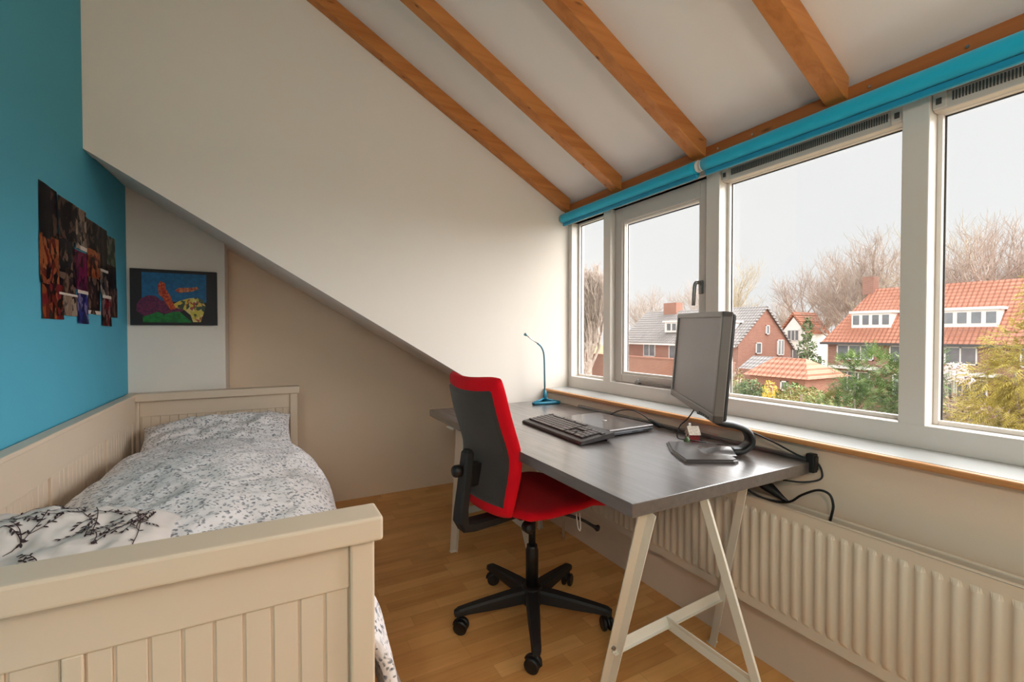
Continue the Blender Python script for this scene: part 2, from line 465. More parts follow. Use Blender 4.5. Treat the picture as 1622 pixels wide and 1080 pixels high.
for y0, y1, zt in ((1.998, 2.296, 1.80), (.650, 1.264, 1.762), (-.03, .586, 1.762)):
    wpart(beads(y0, y1, .866, zt), 'glazing_bead', M['frame'])
    q = MB(); q.box(1.716, 1.720, y0, y1, .866, zt); wpart(q, 'pane', M['glass'])
    q = MB(); g = .006
    q.box(1.7135, 1.7155, y0 + .011, y0 + .011 + g, .876, zt - .01); q.box(1.7135, 1.7155, y1 - .011 - g, y1 - .011, .876, zt - .01)
    q.box(1.7135, 1.7155, y0 + .011, y1 - .011, zt - .011 - g, zt - .011)
    wpart(q, 'gasket', M['rubber'])
# opening sash in the second bay
s0, s1 = 1.332, 1.936
b = MB()
b.box(1.682, 1.735, s0, s0 + .052, .870, 1.798, .003); b.box(1.682, 1.735, s1 - .052, s1, .870, 1.798, .003)
b.box(1.682, 1.735, s0 + .052, s1 - .052, .870, .912, .003); b.box(1.682, 1.735, s0 + .052, s1 - .052, 1.722, 1.798, .003)
sash = wpart(b, 'opening_sash', M['frame2'])
q = beads(s0 + .052, s1 - .052, .912, 1.722, 1.690, .012, .02); q.build('glazing_bead', M['frame'], sash)
q = MB(); q.box(1.714, 1.718, s0 + .06, s1 - .06, .92, 1.715); q.build('pane', M['glass'], sash)
q = MB(); q.box(1.7115, 1.7135, s1 - .072, s1 - .066, .924, 1.708); q.box(1.7115, 1.7135, s0 + .066, s1 - .066, 1.704, 1.71); q.build('gasket', M['rubber'], sash)
q = MB()   # lever handle on the right stile
q.box(1.672, 1.683, s0 + .030, s0 + .052, 1.30, 1.36, .004)
q.tube(arc([(1.676, s0 + .041, 1.345), (1.655, s0 + .042, 1.35), (1.648, s0 + .05, 1.335), (1.650, s0 + .058, 1.25)], 5), [.008] * 15 + [.0075], 8)
q.build('handle', M['steel'], sash)
q = MB()   # casement stay along the bottom
q.box(1.664, 1.684, s1 - .20, s1 - .17, .868, .885, .003)
q.obox((1.672, s1 - .18, .882), (1.672, s0 + .05, .876), .012, .006)
q.tube([(1.672, s1 - .185, .874), (1.672, s1 - .185, .894)], .006, 8)
q.build('casement_stay', M['steel'], sash)
# ventilation grilles above the fixed panes
for y0, y1 in ((.652, 1.262), (-.028, .584)):
    q = MB(); q.box(1.668, 1.712, y0, y1, 1.752, 1.802, .003)
    q.box(1.660, 1.70, y0, y0 + .03, 1.757, 1.802, .002); q.box(1.660, 1.70, y1 - .03, y1, 1.757, 1.802, .002)
    vg = wpart(q, 'ventilation_grille', M['frame2'])
    q = MB(); n = int((y1 - y0 - .08) / .0066)
    for i in range(n):
        y = y0 + .042 + i * (y1 - y0 - .084) / (n - 1); q.box(1.6655, 1.6685, y - .0016, y + .0016, 1.770, 1.795)
    q.build('vent_slots', M['rubber'], vg)
    q = MB(); q.box(1.6575, 1.661, y0 + .008, y0 + .020, 1.768, 1.785); q.box(1.6575, 1.661, y1 - .020, y1 - .008, 1.768, 1.785); q.build('slider', M['rubber'], vg)
# window sill
q = MB(); q.box(1.488, 1.662, YN, YC, .783, .799, .002); sill = q.build('trim_1', M['sill_white']); struct(sill)
q = MB(); q.box(1.466, 1.4885, YN, YC, .781, .7985, .006, 3); q.build('sill_nosing', M['sill_wood'], sill)

# ---- rafters and wall plate
labels = ['narrow orange pine rafter lying against the white side wall', 'orange pine rafter second from the white side wall',
          'orange pine rafter ending above the white blind bracket', 'broad orange pine rafter nearest the upper right corner']
for (y0, y1), lb in zip(((2.277, 2.33), (1.822, 1.885), (1.308, 1.372), (.779, .842)), labels):
    q = MB(); xa, xe = XL, 1.628
    q.prism([(xa, zb(xa)), (xe - .03, zb(xe - .03)), (xe, zb(xe) + .008), (xe, zc(xe)), (xa, zc(xa))], 'y', y0, y1)
    bmesh.ops.bevel(q.bm, geom=q.bm.edges[:], offset=.003, segments=1, affect='EDGES')
    tag(q.build('ceiling_beam', M['beam']), lb, 'beam', 'sloping pine rafters under the ceiling')
q = MB(); q.box(1.622, 1.667, YN, YC, 1.832, 1.905, .003)
pl = tag(q.build('ceiling_beam', M['plate']), 'long brown pine wall plate running above the turquoise blinds', 'beam')
for y in (1.83, 1.25, 1.10, .72, .50, .25):
    q = MB(); q.lathe([(.0045, 1.619), (.0045, 1.623)], (0, y, 1.878), 10, 'x'); q.build('screw_head', M['chrome'], pl)

# ================================================================ BLINDS
def blind(y0, y1, label):
    t = thing('roller_blind', label, 'blind', (1.597, y0, 1.80), 0, 'turquoise roller blinds above the windows')
    L = y1 - y0
    q = MB(); prof = [(.026 * (1 + .02 * math.sin(i * 1.7)), i / 30 * L) for i in range(31)]
    q.lathe(prof, (0, 0, .024), 28, 'y')
    # fabric leaving the roll at the back down to the hem
    q.prism([(.020, .014), (.0225, .014), (.0135, -.016), (.011, -.016)], 'y', 0.002, L - .002)
    q.build('fabric_roll', M['blind'], t)
    q = MB(); q.box(-.004, .012, .004, L - .004, -.022, -.003, .004, 2); q.build('hem_bar', M['blind_hem'], t)
    for y in (-.012, L):
        q = MB(); q.lathe([(.0, y), (.021, y), (.024, y + .003), (.024, y + .009), (.018, y + .012), (0.0, y + .012)], (0, 0, .024), 20, 'y')
        q.box(-.006, .026, y + .002, y + .010, .015, .05, .002)
        q.build('bracket', M['glow_white'], t)
blind(1.330, 2.316, 'turquoise roller blind rolled up above the narrow and opening windows')
blind(-.10, 1.296, 'turquoise roller blind rolled up above the big fixed panes')

# ================================================================ RADIATOR
rt = thing('radiator', 'long cream ribbed panel radiator on the wall under the window sill', 'radiator', (1.40, .9, .23))
Y0, Y1, Z0, Z1 = -1.0, 2.02, .232, .592
def rl(x, y, z): return (x - 1.40, y - .9, z - .23)
q = MB()
pitch = .0333
def ribs(xf, sign):
    ys = [(Y0, 0)]; y = Y0 + .02
    prof = []
    n = int((Y1 - Y0 - .04) / pitch)
    for i in range(n):
        yc = Y0 + .02 + pitch * (i + .5)
        for u, d in ((-.5, 0), (-.34, 0), (-.22, .006), (-.1, .0085), (.1, .0085), (.22, .006), (.34, 0)):
            prof.append((yc + u * pitch, d))
    prof = [(Y0, 0)] + prof + [(Y1, 0)]
    zs_ = [(Z0, 0), (Z0 + .030, 0), (Z0 + .042, 1), (Z1 - .042, 1), (Z1 - .030, 0), (Z1, 0)]
    V = [[q.bm.verts.new(rl(xf - sign * d * k, y, z)) for z, k in zs_] for y, d in prof]
    for i in range(len(V) - 1):
        for j in range(len(zs_) - 1):
            f = q.bm.faces.new((V[i][j], V[i + 1][j], V[i + 1][j + 1], V[i][j + 1])); f.smooth = (j == 2)
ribs(1.400, 1)
q.box(.002, .012, Y0 - .9, Y1 - .9, .005, .30)   # water channels' backing
q.box(0, .014, Y0 - .9, Y1 - .9, Z1 - .233, Z1 - .228, .002)
q.box(0, .014, Y1 - .902, Y1 - .896, 0, Z1 - .23); q.box(0, .014, Y0 - .902, Y0 - .896, 0, Z1 - .23)
q.build('front_panel', M['cream'], rt)
q = MB(); q.box(.062, .074, Y0 - .9, Y1 - .9, .005, Z1 - .232, .004); q.build('rear_panel', M['cream'], rt)
for yy in (-.75, .1, .95, 1.85):
    q = MB(); q.box(.013, .097, yy - .9, yy - .88, .02, .32); q.build('wall_bracket', M['cream'], rt)
q = MB(); q.tube([(.036, Y1 - .9, .03), (.036, Y1 - .87, .03), (.036, Y1 - .85, .02), (.036, Y1 - .85, -.23)], .008, 10); q.build('pipe', M['cream'], rt)

# ================================================================ DAYBED
bt = thing('daybed', 'cream white wooden daybed with grooved panels against the blue wall', 'bed', (-.22, 1.85, 0))
BX0, BX1, BY0, BY1, BT = -.604, .168, .765, 2.905, .83
def bpz(q): 
    for v in q.bm.verts: v.co -= Vector((-.22, 1.85, 0))
def bp(q, name, mat=M['bed'], parent=None):
    bpz(q); return q.build(name, mat, parent or bt)
def grooved(q, ax, a0, a1, z0, z1, pos, th, gr, gw=.0035):
    """vertical boards between groove positions; ax 'x' boards run along x at y=pos"""
    e = [a0] + sorted(g for g in gr if a0 + .006 < g < a1 - .006) + [a1]
    for c0, c1 in zip(e, e[1:]):
        if c1 - c0 < .004: continue
        if ax == 'x': q.box(c0 + gw / 2, c1 - gw / 2, pos, pos + th, z0, z1, .0016, 1)
        else: q.box(pos, pos + th, c0 + gw / 2, c1 - gw / 2, z0, z1, .0016, 1)
    if ax == 'x': q.box(a0, a1, pos + .004, pos + th - .001, z0, z1)
    else: q.box(pos + .001, pos + th - .004, a0, a1, z0, z1)
for nm, y0, y1 in (('footboard', BY0, BY0 + .055), ('headboard', BY1 - .055, BY1)):
    q = MB()
    q.box(BX0 + .045, BX1 - .045, y0 + .028, y1 - .012, .16, BT - .041, .003)
    fb = bp(q, nm)
    for px0, px1 in ((BX1 - .05, BX1 - .011), (BX0 + .012, BX0 + .05)):
        q = MB(); q.box(px0, px1, y0 + .008, y1 - .008, 0, BT - .04, .004); bp(q, 'post', M['bed'], fb)
    q = MB(); q.box(BX0, BX1, y0 - .008, y1 + .008, BT - .04, BT, .005, 3); o = bp(q, 'top_rail', M['bed'], fb)
    yf = y0 + .02
    q = MB()
    q.box(BX0 + .05, BX1 - .05, yf - .004, yf + .022, BT - .118, BT - .04, .003)   # upper board
    q.box(BX0 + .05, BX1 - .05, yf - .004, yf + .022, .16, .24, .003)
    q.box(-.234, -.212, yf - .004, yf + .022, .24, BT - .117, .002)
    bp(q, 'panel_frame', M['bed'], fb)
    q = MB()
    grooved(q, 'x', -.212, BX1 - .05, .24, BT - .118, yf, .016, [-.182 + .0375 * i for i in range(0, 8)])
    grooved(q, 'x', BX0 + .05, -.234, .24, BT - .118, yf, .016, [-.285 - .0375 * i for i in range(0, 8)])
    bp(q, 'grooved_panel', M['bed'], fb)
q = MB(); q.box(BX0 + .002, -.560, BY0 + .06, BY1 - .06, BT - .016, BT - .001, .003)
q.box(BX0 + .004, -.566, BY0 + .06, BY1 - .06, BT - .13, BT - .015, .002); q.box(BX0 + .004, -.566, BY0 + .06, BY1 - .06, .16, .3)
for y in (BY0 + .06, 1.30, 1.85, 2.40, BY1 - .10): q.box(BX0 + .004, -.566, y, y + .045, .3, BT - .129, .002)
back = bp(q, 'backrest')
q = MB()
for y0, y1 in ((BY0 + .105, 1.30), (1.345, 1.85), (1.895, 2.40), (2.445, BY1 - .10)):
    n = int((y1 - y0) / .0385)
    grooved(q, 'y', y0, y1, .3, BT - .13, -.586, .013, [y0 + (i + 1) * (y1 - y0) / (n + 1) for i in range(n)])
bp(q, 'grooved_panel', M['bed'], back)
q = MB(); q.box(BX1 - .045, BX1 - .02, BY0 + .05, BY1 - .05, .30, .40, .003); bp(q, 'side_rail')
for i in range(3):
    y0 = BY0 + .062 + i * .675
    q = MB(); q.box(BX1 - .042, BX1 - .022, y0, y0 + .665, .045, .292, .004); dr = bp(q, 'drawer')
    q = MB(); q.lathe([(.004, BX1 - .022), (.008, BX1 - .012), (.016, BX1 - .006), (.014, BX1), (.0, BX1 + .001)], (0, y0 + .33, .17), 16, 'x'); bp(q, 'knob', M['bed'], dr)
q = MB(); q.box(BX0 + .04, BX1 - .045, BY0 + .05, BY1 - .05, .30, .33); bp(q, 'slatted_base')

q = MB(); q.box(-.560, BX1 - .045, BY0 + .062, BY1 - .062, .331, .50, .035, 4)
tag(q.build('mattress', M['mattress']), 'white mattress lying in the daybed under the floral duvet', 'mattress')

def fbm(p, o=3):
    return noise.fractal(Vector(p), 1.0, 2.0, o)
# ---- duvet
def duvet_pt(u, v):
    y = .845 + u * 1.72
    # cross-section arc: left tuck -> top -> right drape
    w = 1 - max(0, min(1, (y - 2.0) / .62))            # drape dwindles towards the headboard
    xr = .155 + .055 * w
    drop = .16 + .30 * w
    path = [(-.520, .505), (-.535, .56), (-.495, .605), (-.38, .645), (-.20, .665), (-.02, .655), (xr - .075, .62), (xr - .01, .555), (xr + .020, .55 - drop * .28), (xr + .035 + .03 * w, .55 - drop * .62), (xr + .055 + .055 * w, .55 - drop)]
    k = v * (len(path) - 1); i = min(int(k), len(path) - 2); f = k - i
    P = [path[max(i - 1, 0)], path[i], path[i + 1], path[min(i + 2, len(path) - 1)]]
    c = [0.5 * ((2 * P[1][a]) + (P[2][a] - P[0][a]) * f + (2 * P[0][a] - 5 * P[1][a] + 4 * P[2][a] - P[3][a]) * f * f + (3 * P[1][a] - P[0][a] - 3 * P[2][a] + P[3][a]) * f ** 3) for a in (0, 1)]
    x, z = c
    top = max(0, min(1, (z - .5) * 8))
    # soft lengthwise swell, pushed-up middle and crumples
    z += top * (.022 * math.sin(u * 5.3 + x * 3) + .03 * math.exp(-((u - .62) / .25) ** 2))
    r = fbm((x * 3.1, y * 2.6, 1.7), 4) * .020
    wr = (abs(fbm((x * 7 + y * 3.5, y * 6.5 - x * 5, 4.2), 3)) ** .8) * -.016
    z += top * (r + wr + .008)
    if v > .62: x += (v - .62) * .05 * math.sin(y * 11 + 1) + fbm((y * 5, z * 4, 0), 2) * .012
    if u > .9: z -= (u - .9) * .35
    if u < .05: z -= (.05 - u) * .8
    x = max(x, -.557)
    return Vector((x, y, z))
q = MB(); q.grid(duvet_pt, 190, 130)
du = q.build('duvet', M['duvet'], smooth=True, recalc=True)
sm = du.modifiers.new('thickness', 'SOLIDIFY'); sm.thickness = .022; sm.offset = -1
tag(du, 'rumpled white duvet with grey floral print spread over the daybed', 'duvet')

def pillow_fn(hx, hy, ht, pinch=.06, wr=.006, seed=0):
    def fn(s, t, side):
        # s,t in -1..1
        e = max(0, (1 - abs(s) ** 3.2)) ** .55 * max(0, (1 - abs(t) ** 3.2)) ** .55
        k = 1 - pinch * (1 - abs(t) ** 2) * abs(s) ** 4; k2 = 1 - pinch * (1 - abs(s) ** 2) * abs(t) ** 4
        w = fbm((s * 2.3 + seed, t * 2.3, side), 3) * wr * 2 * (.3 + e)
        return Vector((s * hx * k, t * hy * k2, side * (ht * e + .003) + w))
    return fn
def pillow(name, fn, mats, loc, rot, label, cat='pillow', extra=None, n=60):
    q = MB()
    for side in (1, -1): q.grid(lambda u, v: fn(u * 2 - 1, v * 2 - 1, side), n, n)
    bmesh.ops.remove_doubles(q.bm, verts=q.bm.verts[:], dist=.0001)
    if extra: extra(q, fn)
    o = q.build(name, mats, smooth=True, recalc=False)
    o.location = loc; o.rotation_euler = rot
    tag(o, label, cat); return o
f1 = pillow_fn(.325, .21, .075, seed=2, wr=.010)
pillow('pillow', f1, M['duvet'], (-.20, 2.645, .596), (rad(19), rad(-1.5), rad(1)), 'grey floral pillow against the headboard at the far end of the daybed')
def branches(q, fn):
    rnd = random.Random(11); q.mi = 1
    def ribbon(pts, w):
        prev = None
        for i, (s, t) in enumerate(pts):
            a = pts[min(i + 1, len(pts) - 1)]; c = pts[max(i - 1, 0)]
            dx, dy = a[0] - c[0], a[1] - c[1]; L = math.hypot(dx, dy) or 1
            nx, ny = -dy / L * w, dx / L * w
            p = [fn(s + nx, t + ny, 1) + Vector((0, 0, .0022)), fn(s - nx, t - ny, 1) + Vector((0, 0, .0022))]
            vv = [q.bm.verts.new(x) for x in p]
            if prev:
                f = q.bm.faces.new((prev[0], vv[0], vv[1], prev[1])); f.material_index = q.mi; f.smooth = True
            prev = vv
    def leaf(s, t, a, L, w):
        pts = [(s + math.cos(a) * L * k / 3, t + math.sin(a) * L * k / 3) for k in range(4)]
        ws = [.002, w, w, .001]; prev = None
        for (x, y), ww in zip(pts, ws):
            p = [fn(x - math.sin(a) * ww, y + math.cos(a) * ww, 1) + Vector((0, 0, .0024)), fn(x + math.sin(a) * ww, y - math.cos(a) * ww, 1) + Vector((0, 0, .0024))]
            vv = [q.bm.verts.new(z) for z in p]
            if prev:
                f = q.bm.faces.new((prev[0], vv[0], vv[1], prev[1])); f.material_index = q.mi; f.smooth = True
            prev = vv
    def grow(s, t, a, L, depth):
        n = 7; pts = [(s, t)]
        bend = rnd.uniform(-.25, .25)
        for i in range(n):
            a += bend * .6 + rnd.uniform(-.12, .12); s += math.cos(a) * L / n; t += math.sin(a) * L / n
            if abs(s) > .93 or abs(t) > .93: break
            pts.append((s, t))
            if depth > 0 and rnd.random() < .55:
                grow(s, t, a + rnd.choice((-1, 1)) * rnd.uniform(.5, 1.0), L * .45, depth - 1)
            if rnd.random() < .75:
                leaf(s, t, a + rnd.choice((-1, 1)) * rnd.uniform(.5, 1.2), .045, .008)
        if len(pts) > 1: ribbon(pts, .0038)
        leaf(pts[-1][0], pts[-1][1], a, .045, .009)
    for s, t, a in ((-.8, -.6, .5), (-.5, -.7, 1.3), (-.1, -.75, 1.7), (.3, -.7, 1.2), (.65, -.7, 1.9), (-.75, .1, .4), (-.2, .05, 1.2), (.35, .15, .9), (.7, .1, 1.8), (-.45, -.25, 2.2), (.05, -.35, .3), (.5, -.3, 2.4), (-.85, .45, .1), (.25, .45, 2.8), (-.6, .6, -.3), (.1, .7, -.8), (.6, .75, -1.9)):
        grow(s, t, a, .5, 1)
f2 = pillow_fn(.205, .27, .085, seed=7, wr=.008)
pillow('pillow', f2, [M['pillow_white'], M['print']], (-.385, 1.13, .652), (rad(8), rad(8), rad(-8)),
       'white pillow with dark twig print behind the footboard', extra=branches, n=80)

# ================================================================ POSTER COLLAGE + PAINTING
def print_mat(seed, cols, scale=9, white=False):
    rnd = random.Random(seed)
    t = NT('printed_photo'); t.set(0.35, 0, 0.4)
    v = t.mapping(loc=(seed * 1.37, seed * .71, seed * .33), scale=(1, 1, .75))
    nzc = t.n('ShaderNodeTexNoise'); nzc.inputs['Scale'].default_value = 16; nzc.inputs['Detail'].default_value = 3
    t.l(v, nzc.inputs['Vector'])
    vv = t.mix(.05, v, nzc.outputs['Color'], 'ADD')
    a = t.n('ShaderNodeTexVoronoi'); a.inputs['Scale'].default_value = scale * 5; t.l(vv, a.inputs['Vector'])
    sp = t.n('ShaderNodeSeparateColor'); t.l(a.outputs['Color'], sp.inputs[0])
    n = len(cols)
    c = t.ramp(sp.outputs[0], [(i / n, lin(x)) for i, x in enumerate(cols)], 'CONSTANT')
    f = t.noise(v, 55, 3)
    c = t.mix(t.ramp(f, [(.56, (0, 0, 0, 1)), (.64, (.85, .85, .85, 1))]), c, lin(cols[0]))
    t.color(c); return t.m
K = (22, 15, 20)
orange = [(34, 14, 12), (176, 88, 48), (206, 118, 70), (128, 34, 24), (196, 100, 50)]
dark = [K, (30, 22, 32), (44, 34, 44), (120, 92, 80), (24, 18, 28)]
group_ = [K, (60, 40, 36), (150, 118, 100), (34, 28, 44), (90, 66, 56), (30, 20, 24)]
pink = [(90, 18, 60), (150, 30, 90), (110, 30, 60), (60, 16, 40)]
bluep = [(24, 30, 110), (60, 70, 170), (150, 140, 190), (30, 30, 80)]
redp = [(60, 14, 22), (150, 30, 44), (180, 130, 130), (40, 14, 20)]
green = [(60, 84, 44), (110, 130, 100), (150, 150, 140), (50, 60, 60)]
brown = [(40, 26, 24), (58, 36, 34), (34, 24, 24), (70, 44, 38)]
sky_ = [(200, 178, 160), (40, 34, 40), (120, 100, 92), (180, 150, 130)]
pg = 'photos pasted on the blue wall'
# (y0, y1, z0, z1, colours, label, light border at the bottom/top)
photos = [
 (1.925, 2.065, 1.430, 1.600, dark, 'dark concert photo at the top left corner of the wall collage', 0),
 (1.920, 2.068, 1.285, 1.440, orange, 'orange photo at the left edge of the collage, under its dark top corner photo', 0),
 (1.930, 2.095, 1.175, 1.292, orange[:1] + redp[:2] + orange[3:], 'red and black photo hanging lowest at the collage\'s bottom left', 0),
 (2.062, 2.225, 1.455, 1.592, dark, 'black photo second from left in the top row of the collage', 0),
 (2.060, 2.220, 1.330, 1.460, group_, 'group photo second from left in the collage\'s middle row', 0),
 (2.060, 2.225, 1.262, 1.338, group_[::-1], 'dark crowd photo squeezed between group photo and triangular white-cornered photo', 0),
 (2.058, 2.232, 1.190, 1.268, sky_, 'photo with pale corner beside the lowest red photo of the collage', 1),
 (2.218, 2.335, 1.440, 1.592, sky_, 'pale-bordered portrait photo third from left in the top row', 1),
 (2.215, 2.345, 1.290, 1.435, pink, 'magenta photo in the middle of the wall collage', 0),
 (2.235, 2.350, 1.165, 1.290, bluep, 'blue and violet photo dangling below the magenta one', 1),
 (2.332, 2.505, 1.460, 1.575, dark[::-1], 'dark photo of pale faces fourth from left in the top row', 0),
 (2.345, 2.500, 1.350, 1.462, orange[::-1] , 'photo of fair-haired people under the fourth photo of the top row', 0),
 (2.348, 2.505, 1.205, 1.352, group_, 'large crowd photo right of the magenta and blue photos', 1),
 (2.498, 2.605, 1.395, 1.575, brown, 'narrow brown photo fifth from left in the top row', 0),
 (2.498, 2.605, 1.290, 1.400, sky_[1:] + sky_[:1], 'small photo with pale upper edge under the narrow brown photo', 1),
 (2.515, 2.640, 1.160, 1.292, redp, 'small red portrait photo dangling at the bottom right of the collage', 1),
 (2.600, 2.735, 1.430, 1.560, green, 'green-tinged landscape photo at the top right corner of the collage', 0),
 (2.600, 2.740, 1.330, 1.432, brown, 'plain dark brown photo below the green-tinged landscape photo', 0),
 (2.605, 2.748, 1.200, 1.335, group_[2:] + group_[:2], 'photo of people at the lower right edge of the collage', 0),
]
M['paper'] = plain('photo_paper_border', (214, 200, 190), 0.5)
for i, (y0, y1, z0, z1, cols, lb, brd) in enumerate(photos):
    rnd = random.Random(i * 7 + 3); ta = rnd.uniform(-.02, .02); off = .0015 + .0012 * ((i * 5) % 4)
    yc, zc_ = (y0 + y1) / 2, (z0 + z1) / 2; w, h = (y1 - y0) / 2, (z1 - z0) / 2
    q = MB()
    def ph(u, v):
        y = (u * 2 - 1) * w; z = (v * 2 - 1) * h
        return Vector((off + .004 * max(0, -(v - .25)) * (1 + math.sin(u * 5 + i)) + .0008 * math.sin(u * 6 + i), y * math.cos(ta) - z * math.sin(ta), y * math.sin(ta) + z * math.cos(ta)))
    q.grid(ph, 8, 8)
    r = bmesh.ops.solidify(q.bm, geom=q.bm.faces[:], thickness=.0006)
    if brd:
        q.mi = 1
        e = .10 * h
        q.box(off + .0012, off + .0016, -w * .98, w * .98, (h - 2 * e) if i in (6, 9, 14, 15) else (-h), h if i in (6, 9, 14, 15) else (-h + 2 * e))
    o = q.build('photo_print', [print_mat(i + 1, cols), M['paper']], smooth=False)
    o.location = (XL, yc, zc_); tag(o, lb, 'photo', pg)

pt = thing('painting', 'dark framed bright naive painting of a reclining figure on the pale wall', 'painting', (-.410, 2.93, 1.312))
q = MB(); PW, PH = .183, .142
q.box(-PW, PW, -.022, -.001, -PH, PH, .002); q.build('canvas', plain('dark_painted_border', (26, 24, 30), 0.6), pt)
def flat(pts, y, name, mat):
    q = MB(); q.prism([(a * PW, b * PH) for a, b in pts], 'y', y - .0012, y); return q.build(name, mat, pt)
def mottled(name, a, c, sc=60):
    t = NT(name); t.set(.6); f = t.noise(t.mapping(), sc, 4); t.color(t.ramp(f, [(.4, lin(a)), (.6, lin(c))])); return t.m
flat([(-.74, -.15), (.74, -.15), (.74, .88), (-.74, .88)], -.0222, 'painted_sky', mottled('painted_blue', (12, 88, 130), (20, 100, 150)))
flat([(-.86, -.5), (-.85, -.25), (-.76, -.06), (-.6, .06), (-.45, .05), (-.3, -.12), (-.1, -.1), (0, -.3), (.2, -.45), (.0, -.62), (-.45, -.55), (-.62, -.75)], -.0232, 'painted_purple_cloth', mottled('painted_purple', (70, 20, 64), (110, 34, 70), 90))
flat([(-.72, -.9), (-.72, -.7), (-.55, -.62), (-.4, -.52), (-.25, -.62), (-.05, -.52), (.1, -.5), (.22, -.66), (.38, -.86), (.38, -.9)], -.0244, 'painted_green_hills', mottled('painted_green', (10, 90, 40), (20, 120, 50)))
flat([(-.05, -.25), (.1, -.12), (.3, -.02), (.5, .02), (.66, -.06), (.72, -.3), (.66, -.62), (.6, -.88), (.42, -.88), (.36, -.62), (.2, -.42), (0, -.36)], -.0256, 'painted_spotted_figure', print_mat(40, [(196, 176, 60), (40, 60, 40), (200, 170, 60), (150, 60, 40), (210, 190, 120)], 16))
flat([(-.36, .1), (-.38, .42), (-.32, .58), (-.22, .5), (-.2, .3), (-.1, .05), (-.04, -.2), (.02, -.4), (-.1, -.46), (-.2, -.2), (-.28, -.02)], -.0268, 'painted_red_figure', mottled('painted_red', (150, 30, 26), (200, 90, 40), 120))
flat([(.0, .26), (.1, .36), (.4, .38), (.52, .42), (.56, .34), (.4, .24), (.1, .18)], -.0268, 'painted_fish', mottled('painted_pinkred', (150, 50, 54), (196, 130, 80), 120))

# ================================================================ DESK
dk = thing('desk', 'black-brown wood-effect desk top resting on two white trestles', 'desk', (1.12, 1.555, .696))
q = MB(); q.box(-.368, .372, -.752, .752, 0, .034, .0015); q.build('board', M['desk'], dk)
q = MB(); q.box(.362, .378, -.74, .45, .0345, .045, .002); q.build('rear_strip', M['desk'], dk)
q = MB(); q.box(.352, .376, -.766, -.742, .004, .062, .003)
q.box(.356, .372, -.77, -.764, .012, .055, .001)
tag(q.build('cable_clip', M['black']), 'small black clamp on the near rear corner of the desk top', 'clip').location = (1.12, 1.555, .696)

def trestle(label, loc, rz=0, flip=1):
    t = thing('trestle', label, 'trestle', loc, rz, 'white steel trestles under the desk top')
    w = .032
    zt = .69
    A0, A1 = Vector((-.245, -.02, zt)), Vector((-.185, .225, .0))
    C0, C1 = Vector((.20, .02, zt)), Vector((.365, .255, 0))
    B0, B1 = Vector((-.03, -.02, zt)), Vector((.06, -.20, 0))
    def at(p, q_, z): k = (p.z - z) / (p.z - q_.z); return p.lerp(q_, k)
    def leg(p, e, nm='leg', turn=1):
        m = MB(); d = (e - p).normalized(); side = Vector((1, 0, 0)); n = d.cross(side).normalized()
        m.obox(p, e, w, .003, up=n); 
        off = side * (w / 2) * turn
        m.obox(p + off + n * .012, e + off + n * .012, .003, .026, up=n)
        m.box(e.x - .016, e.x + .016, e.y - .012, e.y + .012, 0, .004)
        o = m.build(nm, M['trestle'], t); return o
    la = leg(A0, A1, turn=1); lb = leg(B0, B1, turn=-1); lc = leg(C0, C1, turn=-1)
    m = MB(); m.box(-.29, .30, -.03, .03, zt, zt + .0055, .001); m.box(-.27, .28, .0, .003, zt - .012, zt, .0008); m.build('top_bar', M['trestle'], t)
    a = at(A0, A1, .235); c = at(C0, C1, .235); bb = at(B0, B1, .235)
    m = MB(); m.obox(a, c, .028, .003, up=(0, -.95, .3)); m.obox(a + Vector((0, 0, -.014)), c + Vector((0, 0, -.014)), .026, .003); m.build('cross_bar', M['trestle'], t)
    md = a.lerp(c, .46)
    m = MB(); m.obox(md, bb, .028, .003, up=(1, 0, .3)); m.obox(md + Vector((0, 0, -.014)), bb + Vector((0, 0, -.014)), .003, .024, up=(0, 0, 1)); m.build('brace', M['trestle'], t)
    for p in (a, c, bb):
        m = MB(); m.lathe([(.006, -.006), (.006, .001), (.003, .003)], (p.x, p.y - .004, p.z + .004), 10, 'y'); m.build('bolt', M['steel'], t)
    return t
trestle('white steel trestle at the near end of the desk top', (1.065, .855, 0))
trestle('white steel trestle at the far end of the desk top, mostly hidden by the chair', (1.03, 1.99, 0), 0)

